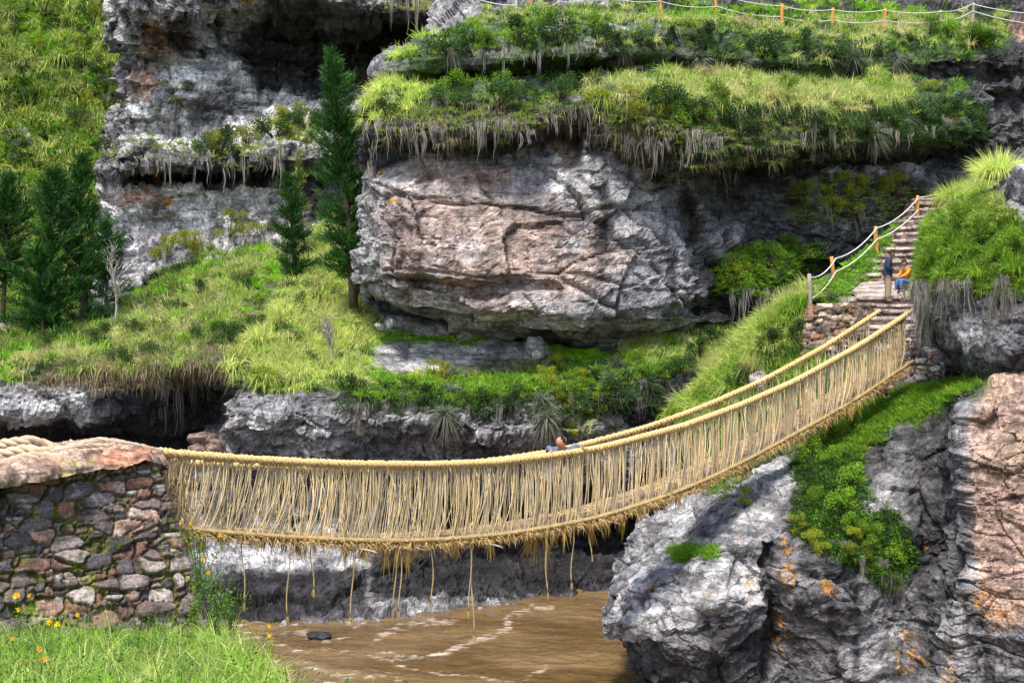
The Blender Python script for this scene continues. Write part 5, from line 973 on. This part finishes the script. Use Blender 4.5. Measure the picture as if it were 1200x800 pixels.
# side cords: each a doubled, slightly slack cord from rail to floor edge
def cord(s, side, side_low, lean, n=2, th=.0085, k=0):
    B = Buf()
    for j in range(n):
        s0, s1 = s+rng.normal(0, .03), s+lean+rng.normal(0, .06); a = bpt(np.array(s0), side, RAIL, -.03); b = bpt(np.array(s1), side_low, DECK, .06)
        if side > .5: a[2] += -.15*max(0, 1-s0/26)
        a[:2] += rng.normal(0, .02, 2); t = np.linspace(0, 1, 8)[:, None]; p = a*(1-t)+b*t; bw = rng.normal(0, .05); p[:, 0] += (bw*np.sin(t*np.pi))[:, 0]; p[:, :2] += (TD*(-.10*lean))[None]*np.sin(t*np.pi)
        V, F = tube(p, th*rng.uniform(.8, 1.25), 5, False); B.add(V, F, np.clip((np.array((.74, .57, .31)) if rng.random() < .78 else np.array((.50, .44, .32)))*rng.uniform(.5, 1.2)*(1+.2*noise(V*np.array([3, 3, 14]), 3))[:, None], 0, .9))
    for q in range(2):                            # lashing round the rail
        c_ = bpt(np.array(s+q*.02), side, RAIL); c_[2] += -.15*max(0, 1-s/26) if side > .5 else 0; a = np.linspace(0, 6.28, 9); p = c_+.072*(np.cos(a)[:, None]*np.r_[ND, 0]+np.sin(a)[:, None]*np.array([0, 0, 1.])); V, F = tube(p, .011, 4, False); B.add(V, F, (.60, .44, .2))
    return B
S_near = []; s = .12
while s < LEN-.15:
    S_near.append(s); s += (rng.uniform(.045, .105) if rng.random() < .85 else rng.uniform(.14, .22)) if s < 11 else rng.uniform(.04, .12)
def lean_f(s):                                    # the cords gather in bundles along the floor edge
    g = round((s-.1)/.42+.3*math.sin(s*2.3))*.42; k = max(.12, .75*(1-s/11)); return (g-s)*k*rng.uniform(.3, 1.3)-.22*max(0, 1-s/9)+rng.normal(0, .06)
rest = Buf(); nth = 0
for i, s in enumerate(S_near):
    b_ = cord(s, 0., .03, lean_f(s), int(rng.integers(3, 7)) if s < 11 else int(rng.integers(2, 5)), .0062 if s < 12 else .009)
    if i < 100: b_.obj('side_cord', M_ROPE, br)
    else:
        for V, F, K, n0 in zip(b_.V, b_.F, b_.K, np.cumsum([0]+[len(q) for q in b_.V])): rest.add(V, F-n0, K)
s = .2
while s < LEN-.1:
    b_ = cord(s, WID, WID-.03, rng.normal(0, .1), 2, .009)
    for V, F, K, n0 in zip(b_.V, b_.F, b_.K, np.cumsum([0]+[len(q) for q in b_.V])): rest.add(V, F-n0, K)
    s += rng.uniform(.1, .22)
o = rest.obj('side_cord', M_ROPE, br); o['kind'] = 'stuff'
# straw ends dangling under the floor
B = Buf(); n = 520; s = rng.uniform(.2, LEN-.3, n)
for q in s:
    k = int(rng.integers(8, 22)); b = bpt(np.full(k, q), rng.uniform(-.02, .25), DECK, -.02)+rng.normal(0, .022, (k, 3)); L = (.05+.5*rng.random()**2.2)*(1 if q < 14 else .75)*(.35+1.1*sstep(-.3, .35, noise(np.array([[q*1.1, 0, 0]]), 3))[0])
    dv = unit(np.array([rng.normal(0, .15), rng.normal(0, .1), -1])+rng.normal(0, .12, (k, 3))); kk = rng.random((k, 1)); V, F, K = blades(b, dv, L*rng.uniform(.5, 1.1, k), np.full(k, .016), np.full(k, .05), np.array((.62, .42, .10))*kk+np.array((.26, .17, .05))*(1-kk), 2); B.add(V, F, K)
o = B.obj('straw_fringe', M_ROPE, br, False); o['kind'] = 'stuff'
def s_of(u):
    k = (u-600)/FPX; return (k*A2[1]-A2[0])/(TD[0]-k*TD[1])
for u, v in ((287, 706), (340, 722), (368, 690), (415, 723), (465, 712), (471, 716), (508, 706), (553, 716), (556, 744), (643, 694), (673, 683), (694, 650)):
    a = bpt(np.array(s_of(u)), .05, DECK, -.03); L = (v-PX(a)[1])/FPX*a[1]; t = np.linspace(0, 1, 10); p = a+np.stack([.03*np.sin(t*5+u), 0*t, -t*L], 1)
    B = Buf(); V, F = tube(p, .009+.004*np.sin(t*20)**2, 5); B.add(V, F, (.5, .38, .18)); k = 10; V, F, K = blades(p[-1]+rng.normal(0, .01, (k, 3)), unit(np.array([0, 0, -1])+rng.normal(0, .15, (k, 3))), np.full(k, .14), np.full(k, .015), np.zeros(k), np.tile([.5, .34, .12], (k, 1)), 1); B.add(V, F, K); B.obj('dangling_cord', M_ROPE, br)
for u, a_ in ((290, .2), (480, .35), (497, .3), (570, -.1), (634, .3), (682, .35), (715, .1), (770, .2), (420, -.3)):
    s = s_of(u); c_ = bpt(np.array(s), .0, DECK, -.10); dv = unit(np.array([TD[0]*.8+ND[0]*a_-.2, TD[1]*.8+ND[1]*a_-.4, -.12])); t = np.linspace(-.3, .32, 7)[:, None]; B = Buf(); V, F = tube(c_+dv*t+np.array([0, 0, .02])*np.sin(t*9), .016, 6); B.add(V, F, (.5, .42, .34)); B.obj('crossbar_stick', M_ROPE, br)
# rope ends running over the wall cap
for pts, R in (([(188, 531, 20.9), (165, 525, 20.3), (130, 519, 19.7), (95, 522, 19), (60, 533, 18.4)], .06), ([(186, 530, 21.3), (150, 522, 20.6), (118, 517, 20), (80, 524, 19.2)], .06),
  ([(-60, 532, 18.6), (-10, 523, 18.6), (25, 517, 18.6), (45, 518, 18.8), (66, 527, 19), (80, 532, 19.3)], .07), ([(-60, 545, 18.4), (-10, 535, 18.3), (25, 527, 18.3), (50, 529, 18.4), (72, 530, 18.8)], .07), ([(-60, 556, 18.1), (-5, 548, 18), (20, 538, 18), (50, 534, 18.1), (66, 540, 18.2)], .065), ([(-50, 548, 18), (0, 530, 18.7), (30, 522, 18.9), (60, 530, 19)], .07), ([(60, 531, 18.3), (100, 523, 18.9), (140, 524, 19.4), (186, 532, 20.4)], .04), ([(40, 540, 17.9), (90, 529, 18.5), (135, 528, 19.1), (182, 536, 19.9)], .03), ([(0, 556, 17.9), (8, 545, 17.9), (25, 541, 17.9), (28, 552, 17.8)], .04)):
    B = Buf(); rope(B, [at(*p) for p in pts], R, .42, 3, 7, (.50, .38, .26), .03, .35); B.obj('anchor_rope', M_ROPE, br)
B = Buf()                                        # frayed wrapping where the cords meet the wall
for q in range(160):
    a = bpt(np.array(rng.uniform(-.15, .7)), rng.uniform(-.05, .3), RAIL, -.03); b = bpt(np.array(rng.uniform(0, .8)), rng.uniform(-.05, .3), DECK, rng.uniform(-.05, .3)); V, F = tube(crspline([a, (a+b)/2+rng.normal(0, .05, 3), b], 4), .006, 4, False); B.add(V, F, np.array((.6, .45, .24))*rng.uniform(.7, 1.2))
o = B.obj('end_lashing', M_ROPE, br)

# ================================================================== FLOWERS BY THE WALL
FN = {}
def flower(label, u, v, d, h, r, group, tot):
    label += ', '+('leftmost one' if FN.get(group, 0) == 0 else ORD[FN[group]]+' from the left' if FN[group] < tot-1 else 'rightmost one'); FN[group] = FN.get(group, 0)+1
    x, y, z = at(u, v, d); f = empty('yellow_flower', (x, y, z-h), label=label, cat='flower', group=group); B = Buf(); V, F = tube(np.array([[0, 0, 0], [.02, 0, h*.5], [0, 0, h]]), .003, 4); B.add(V, F, (.1, .2, .03)); leaves(B, rng.normal(0, 1, (24, 3))*[.03, .03, h*.22]+[0, 0, h*.5], .02, ((.08, .2, .04), (.16, .3, .05))); B.obj('stem', M_LEAF, f, False)
    B = Buf(); k = 9; a = np.arange(k)*6.283/k; dv = unit(np.stack([np.cos(a), -.55+0*a+.35*np.sin(a), np.sin(a)+.25], 1)); V, F, K = blades(np.tile([0, 0, h], (k, 1))*1., dv, np.full(k, r), np.full(k, r*.75), np.zeros(k), np.tile([.85, .55, .01], (k, 1)), 2); B.add(V, F, K)
    V, F = tube(np.array([[0, .0, h], [0, -.012, h+.008]]), r*.28, 8); B.add(V, F, (.55, .25, .01)); B.obj('petals', M_LEAF, f, False)
g = 'yellow flowers in the long grass'
for u, v, r in sorted(((20, 698, .055), (35, 697, .03), (58, 729, .04), (68, 731, .04), (91, 720, .03), (47, 760, .035), (52, 772, .035), (47, 774, .03), (62, 782, .04), (59, 797, .03), (22, 714, .03), (15, 748, .025), (30, 775, .025))):
    d = float(np.interp(v, [690, 745, 800], [14.5, 11.5, 9.3])); flower('yellow daisy in the long grass below the stone wall', u, v, d, .3, r*.9, g, 13)
g2 = 'yellow flowers beside the wall corner'
for u, v in sorted(((212, 612), (223, 614), (258, 627), (244, 671), (238, 655), (315, 733), (318, 755), (316, 744))):
    flower('small yellow flower on weeds right of the wall', u, v, 17.5, .35, .035, g2, 8)
def weed(label, u, v, d, H, seed, name='tall_weed'):
    r_ = np.random.default_rng(seed); x, y, z = at(u, v, d); o = Buf()
    for q in range(9):
        t = np.linspace(0, 1, 6); a = r_.uniform(0, 6.28); sp = r_.uniform(.05, .28)*H; h = H*r_.uniform(.6, 1); p = np.stack([math.cos(a)*sp*t**1.5, math.sin(a)*sp*t**1.5, h*t], 1); V, F = tube(p, .004, 4); o.add(V, F, (.16, .24, .05)); k = 60; tt = r_.random(k)
        leaves(o, np.stack([np.interp(tt, t, p[:, j]) for j in range(3)], 1)+r_.normal(0, .035, (k, 3)), .022, ((.10, .24, .03), (.22, .36, .05)))
    m_ = o.obj(name, M_LEAF, None, False); m_.location = (x, y, z); return props(m_, label, 'weed')
weed('tall leafy weed with yellow flowers right of the wall corner', 232, 705, 17.6, .95, 1); weed('leafy weed at the lower right corner of the wall', 252, 760, 16, .9, 2); weed('dry branching weed at the water side of the grass', 272, 760, 15, .7, 3, 'dry_weed'); weed('short weed between the wall corner and the grass', 226, 745, 17.2, .5, 4)

# ================================================================== PEOPLE
def on_steps(u, v):                            # a point on a stair tread seen at about (u, v)
    i = min(range(len(STEPS)), key=lambda k: abs(STEPS[k][2]-v)); return np.array(at(u, STEPS[i][2], DS[i]-.0))+np.array([0, .25, .02])
M_SKIN = plain('skin', (.36, .19, .12), .55, 40, .1, .1); M_NAVY = plain('navy_cloth', (.025, .04, .085), .85, 30, .25, .4); M_KHAKI = plain('khaki_cloth', (.28, .21, .15), .9, 30, .2, .4); M_HAIR = plain('dark_hair', (.02, .015, .013), .7, 60, .3, .4)
M_SHOE = plain('shoe_leather', (.05, .04, .035), .6, 20, .2); M_ORANGE = plain('orange_cloth', (.62, .24, .03), .85, 30, .2, .4); M_JEAN = plain('blue_denim', (.08, .16, .33), .9, 40, .2, .3); M_BLACK = plain('black_cloth', (.02, .02, .024), .8, 30, .2, .3); M_GREYB = plain('grey_blue_cloth', (.12, .145, .21), .85, 30, .2, .4)
def skin(name, J, E, m_, parent, root=0, lev=2, loc=None, flat=None):
    me = bpy.data.meshes.new(name); me.from_pydata([j[:3] for j in J], E, []); o = link(name, me)
    md = o.modifiers.new('s', 'SKIN'); md.use_smooth_shade = True; sd_ = me.skin_vertices[0].data
    for i, j in enumerate(J):
        rx = j[3]; ry = j[4] if len(j) > 4 else rx; sd_[i].radius = (rx, ry); sd_[i].use_root = (i == root)
    o.modifiers.new('d', 'SUBSURF').levels = lev; dg = bpy.context.evaluated_depsgraph_get(); dg.update(); n = bpy.data.meshes.new_from_object(o.evaluated_get(dg)); bpy.data.objects.remove(o)
    n.name = name; n.materials.clear(); n.materials.append(m_); r = link(name, n, parent); return r
def hand(J, E, wrist, idx, dr, side):            # palm, four fingers and a thumb
    dr = np.array(dr, float); dr /= np.linalg.norm(dr); w = np.array(wrist); sd_ = np.array(side, float); sd_ /= np.linalg.norm(sd_); pn = np.cross(dr, sd_)
    p = w+dr*.06; J.append((*p, .032, .02)); pi = len(J)-1; E.append((idx, pi))
    for k, (o_, L) in enumerate(((-.030, .062), (-.010, .072), (.010, .068), (.030, .052))):
        a = p+dr*.035+sd_*o_; b = a+dr*L*.5+pn*.01; c_ = b+dr*L*.4+pn*.03; n = len(J); J += [(*a, .0095), (*b, .0085), (*c_, .007)]; E += [(pi, n), (n, n+1), (n+1, n+2)]
    a = w+dr*.03-sd_*.035; b = a+dr*.03-sd_*.02+pn*.01; n = len(J); J += [(*a, .011), (*b, .009)]; E += [(pi, n), (n, n+1)]
def head_mesh(parent, c, tilt, yaw, skinm, hair_cut, scale=1., bald=False):
    """face with brow, nose, mouth, chin and ears, looking along local -Y before yaw"""
    bm = bmesh.new(); bmesh.ops.create_icosphere(bm, subdivisions=4, radius=1)
    co = np.array([q.co[:] for q in bm.verts]); F = np.array([[q.index for q in f.verts] for f in bm.faces]); bm.free(); P = co*np.array([.075, .095, .115]); x, y, z = co.T
    P[:, 0] *= 1-.28*np.clip(-z, 0, 1)**1.3; f = np.clip(-y, 0, 1); P[:, 1] -= .012*f*np.exp(-((z+.75)/.2)**2)*np.exp(-(x/.4)**2)
    P[:, 1] -= .030*np.exp(-(x/.16)**2-((z+.12)/.2)**2)*(y < 0); P[:, 1] -= .008*np.exp(-((z-.28)/.1)**2)*(y < 0)*np.exp(-(x/.6)**2)
    for sx in (-.38, .38): P[:, 1] += .012*np.exp(-((x-sx)/.16)**2-((z-.08)/.12)**2)*(y < 0); 
    P[:, 1] -= .007*np.exp(-(x/.28)**2-((z+.48)/.07)**2)*(y < 0); P[:, 1] += .006*np.exp(-(x/.3)**2-((z+.54)/.03)**2)*(y < 0)
    for sx in (-1, 1): P[:, 0] += sx*.022*np.exp(-((x-sx)/.35)**2-((y-.08)/.14)**2-((z+.02)/.22)**2)
    R = Matrix.Translation(c) @ Matrix.Rotation(yaw, 4, 'Z') @ Matrix.Rotation(tilt, 4, 'X') @ Matrix.Scale(scale, 4)
    o = link('head', mesh_from('head', P, F, skinm), parent); o.matrix_local = R; cc = P*1.07+[0, .006, .006]
    keep = (z > (.15 if not bald else -.35)+.0*y) if not bald else (z > -.45)
    fc = co[F].mean(1); sel = ((fc[:, 2] > .35) | ((fc[:, 1] > -.05) & (fc[:, 2] > -.45))) if not bald else ((fc[:, 1] > .15) & (fc[:, 2] > -.45) & (fc[:, 2] < .75)) | ((fc[:, 2] > -.2) & (fc[:, 2] < .3) & (fc[:, 1] > -.1) & (np.abs(fc[:, 0]) > .6))
    h = link('hair', mesh_from('hair', cc*(1+.03*noise(co*6, 3))[:, None], F[sel], M_HAIR), parent); h.matrix_local = R
    for sx in (-1, 1):                             # eyes
        bm = bmesh.new(); bmesh.ops.create_uvsphere(bm, u_segments=8, v_segments=6, radius=.011); me = bpy.data.meshes.new('eye'); bm.to_mesh(me); bm.free(); me.materials.append(M_BLACK); e = link('eye', me, parent); e.matrix_local = R @ Matrix.Translation((sx*.03, -.083, .012))
def person(loc, label, yaw=0): r = empty('person', loc, label=label, cat='person'); r.rotation_euler[2] = yaw; return r
# standing man on the stairs; local frame: he faces -Y
p0 = person(tuple(on_steps(1043, 352)), 'standing man in a navy jacket and khaki trousers on the stone stairs, head bowed', math.radians(78))
J = [(0, 0, .92, .13, .10), (0, -.01, 1.12, .135, .10), (0, -.03, 1.3, .16, .10), (0, -.05, 1.42, .06)]; E = [(0, 1), (1, 2), (2, 3)]
for s_ in (-1, 1):
    n = len(J); J += [(s_*.09, 0, .82, .085), (s_*.10, -.01, .48, .062), (s_*.10, .02, .09, .045), (s_*.10, -.13, .03, .04)]; E += [(0, n), (n, n+1), (n+1, n+2), (n+2, n+3)]
    n = len(J); J += [(s_*.19, -.03, 1.33, .06), (s_*.22, .02, 1.07, .045), (s_*.12, -.20, 1.02, .033)]; E += [(2, n), (n, n+1), (n+1, n+2)]; hand(J, E, (s_*.12, -.20, 1.02), n+2, (-s_*.3, -1, .15), (0, .1, 1))
skin('body', J, E, M_SKIN, p0)
J = [(0, .0, .74, .185, .165), (0, 0, .92, .18, .155), (0, 0, 1.08, .175, .145), (0, -.02, 1.25, .195, .145), (0, -.045, 1.39, .085)]; E = [(0, 1), (1, 2), (2, 3), (3, 4)]
for s_ in (-1, 1): n = len(J); J += [(s_*.20, -.03, 1.32, .09), (s_*.235, .02, 1.07, .075), (s_*.14, -.17, 1.025, .055)]; E += [(3, n), (n, n+1), (n+1, n+2)]
skin('jacket', J, E, M_NAVY, p0)
J = [(0, 0, .88, .165, .145)]; E = []
for s_ in (-1, 1): n = len(J); J += [(s_*.09, 0, .76, .125), (s_*.10, -.01, .48, .105), (s_*.10, .01, .10, .09)]; E += [(0, n), (n, n+1), (n+1, n+2)]
skin('trousers', J, E, M_KHAKI, p0)
for s_ in (-1, 1): skin('shoe', [(s_*.10, .05, .05, .05), (s_*.10, -.05, .045, .05), (s_*.10, -.17, .035, .042)], [(0, 1), (1, 2)], M_SHOE, p0)
head_mesh(p0, (0, -.11, 1.53), math.radians(38), 0, M_SKIN, .2)
# seated person, faces -Y
sp = on_steps(1066, 340); x, y, z = sp; p1 = person((x, y, z), 'seated person in an orange top and blue jeans, half hidden by the mossy bank', math.radians(-70))
J = [(0, .1, .35, .13, .11), (0, .06, .55, .13, .1), (0, -.02, .75, .15, .1), (0, -.06, .86, .055)]; E = [(0, 1), (1, 2), (2, 3)]
for s_ in (-1, 1):
    n = len(J); J += [(s_*.10, -.05, .38, .08), (s_*.12, -.33, .42, .06), (s_*.12, -.30, .08, .043), (s_*.12, -.43, .03, .038)]; E += [(0, n), (n, n+1), (n+1, n+2), (n+2, n+3)]
    n = len(J); J += [(s_*.18, -.03, .78, .055), (s_*.20, -.18, .58, .043), (s_*.10, -.36, .5, .032)]; E += [(2, n), (n, n+1), (n+1, n+2)]; hand(J, E, (s_*.10, -.36, .5), n+2, (-s_*.3, -1, 0), (0, .1, 1))
skin('body', J, E, M_SKIN, p1)
J = [(0, .1, .33, .17, .15), (0, .06, .55, .16, .13), (0, -.02, .74, .165, .12), (0, -.055, .84, .07)]; E = [(0, 1), (1, 2), (2, 3)]
for s_ in (-1, 1): n = len(J); J += [(s_*.18, -.03, .77, .07), (s_*.20, -.18, .58, .06), (s_*.11, -.33, .51, .045)]; E += [(2, n), (n, n+1), (n+1, n+2)]
skin('top', J, E, M_ORANGE, p1); J = [(0, .1, .33, .15, .13)]; E = []
for s_ in (-1, 1): n = len(J); J += [(s_*.10, -.05, .38, .105), (s_*.12, -.33, .42, .082), (s_*.12, -.30, .10, .066)]; E += [(0, n), (n, n+1), (n+1, n+2)]
skin('jeans', J, E, M_JEAN, p1)
for s_ in (-1, 1): skin('shoe', [(s_*.12, -.27, .05, .048), (s_*.12, -.37, .045, .048), (s_*.12, -.47, .035, .04)], [(0, 1), (1, 2)], M_SHOE, p1)
head_mesh(p1, (0, -.12, .97), math.radians(30), 0, M_SKIN, .2)
x, y, z = on_steps(1056, 344); bag = skin('shoulder_bag', [(0, 0, .12, .16, .12), (.02, 0, .26, .13, .1), (.02, 0, .34, .05, .05)], [(0, 1), (1, 2)], M_BLACK, None); bag.location = (x, y, z); props(bag, 'black bag on the landing at the seated person\'s feet', 'bag')
slab('seat_stone', [(sp[0]+.1+.3*a, sp[1]+.3*b+.05, sp[2]+.24) for a, b in ((-1, -.4), (1, -.4), (1, 1), (-1, 1))], .28, st, 90)
# man on the bridge, leaning on the near handrail; local frame in world axes
sm = s_of(664); ft = bpt(np.array(sm), .55, DECK, .09); hr = bpt(np.array(sm), .0, RAIL)
p2 = person(tuple(ft), 'man in a grey-blue jacket leaning over the handrail of the rope bridge, arms spread', 0); H = hr-ft
hp = np.array([.10, -.10, .80]); ch = np.array([H[0]*.5+.06, H[1]*.55+.05, H[2]-.02]); nk = np.array([H[0]*.75+.04, H[1]*.8+.02, H[2]+.13])
J = [(*hp, .13, .11), (*((hp+ch)/2), .13, .1), (*ch, .16, .11), (*nk, .055)]; E = [(0, 1), (1, 2), (2, 3)]; JJ = [(*(hp-[0, 0, .12]), .18, .155), (*hp, .175, .15), (*((hp+ch)/2), .15, .12), (*ch, .175, .13), (*(nk*.7+ch*.3), .08)]; EJ = [(0, 1), (1, 2), (2, 3), (3, 4)]; JT = [(*hp, .155, .13)]; ET = []
for s_ in (-1, 1):
    n = len(J); a = hp+[s_*.09, 0, -.08]; J += [(*a, .085), (s_*.11+.05, -.12, .45, .06), (s_*.12+.05, -.02, .09, .045), (s_*.12+.05, -.14, .03, .04)]; E += [(0, n), (n, n+1), (n+1, n+2), (n+2, n+3)]
    m_ = len(JT); JT += [(*(a), .105), (s_*.11+.05, -.12, .45, .08), (s_*.12+.05, -.02, .12, .065)]; ET += [(0, m_), (m_, m_+1), (m_+1, m_+2)]
    sh = ch+[s_*.2, -.02, .06]; hd = bpt(np.array(sm+s_*.42), 0., RAIL, .09)-ft; el = (sh+hd)/2+[s_*.03, .06, .05]; n = len(J); J += [(*sh, .06), (*el, .045), (*hd, .033)]; E += [(2, n), (n, n+1), (n+1, n+2)]
    hand(J, E, hd, n+2, (s_*.7, -.4, -.35), (.3*s_, .6, 0)); m_ = len(JJ); JJ += [(*sh, .085), (*el, .068), (*(hd*.85+el*.15), .05)]; EJ += [(3, m_), (m_, m_+1), (m_+1, m_+2)]
skin('body', J, E, M_SKIN, p2); skin('jacket', JJ, EJ, M_GREYB, p2); skin('trousers', JT, ET, M_BLACK, p2)
for s_ in (-1, 1): skin('shoe', [(s_*.12+.05, .02, .05, .05), (s_*.12+.05, -.08, .045, .05), (s_*.12+.05, -.19, .035, .042)], [(0, 1), (1, 2)], M_SHOE, p2)
head_mesh(p2, tuple(nk+[-.05, -.05, .09]), math.radians(48), math.radians(-50), plain('ruddy_skin', (.50, .22, .13), .5, 40, .1, .1), .2, 1.02, True)
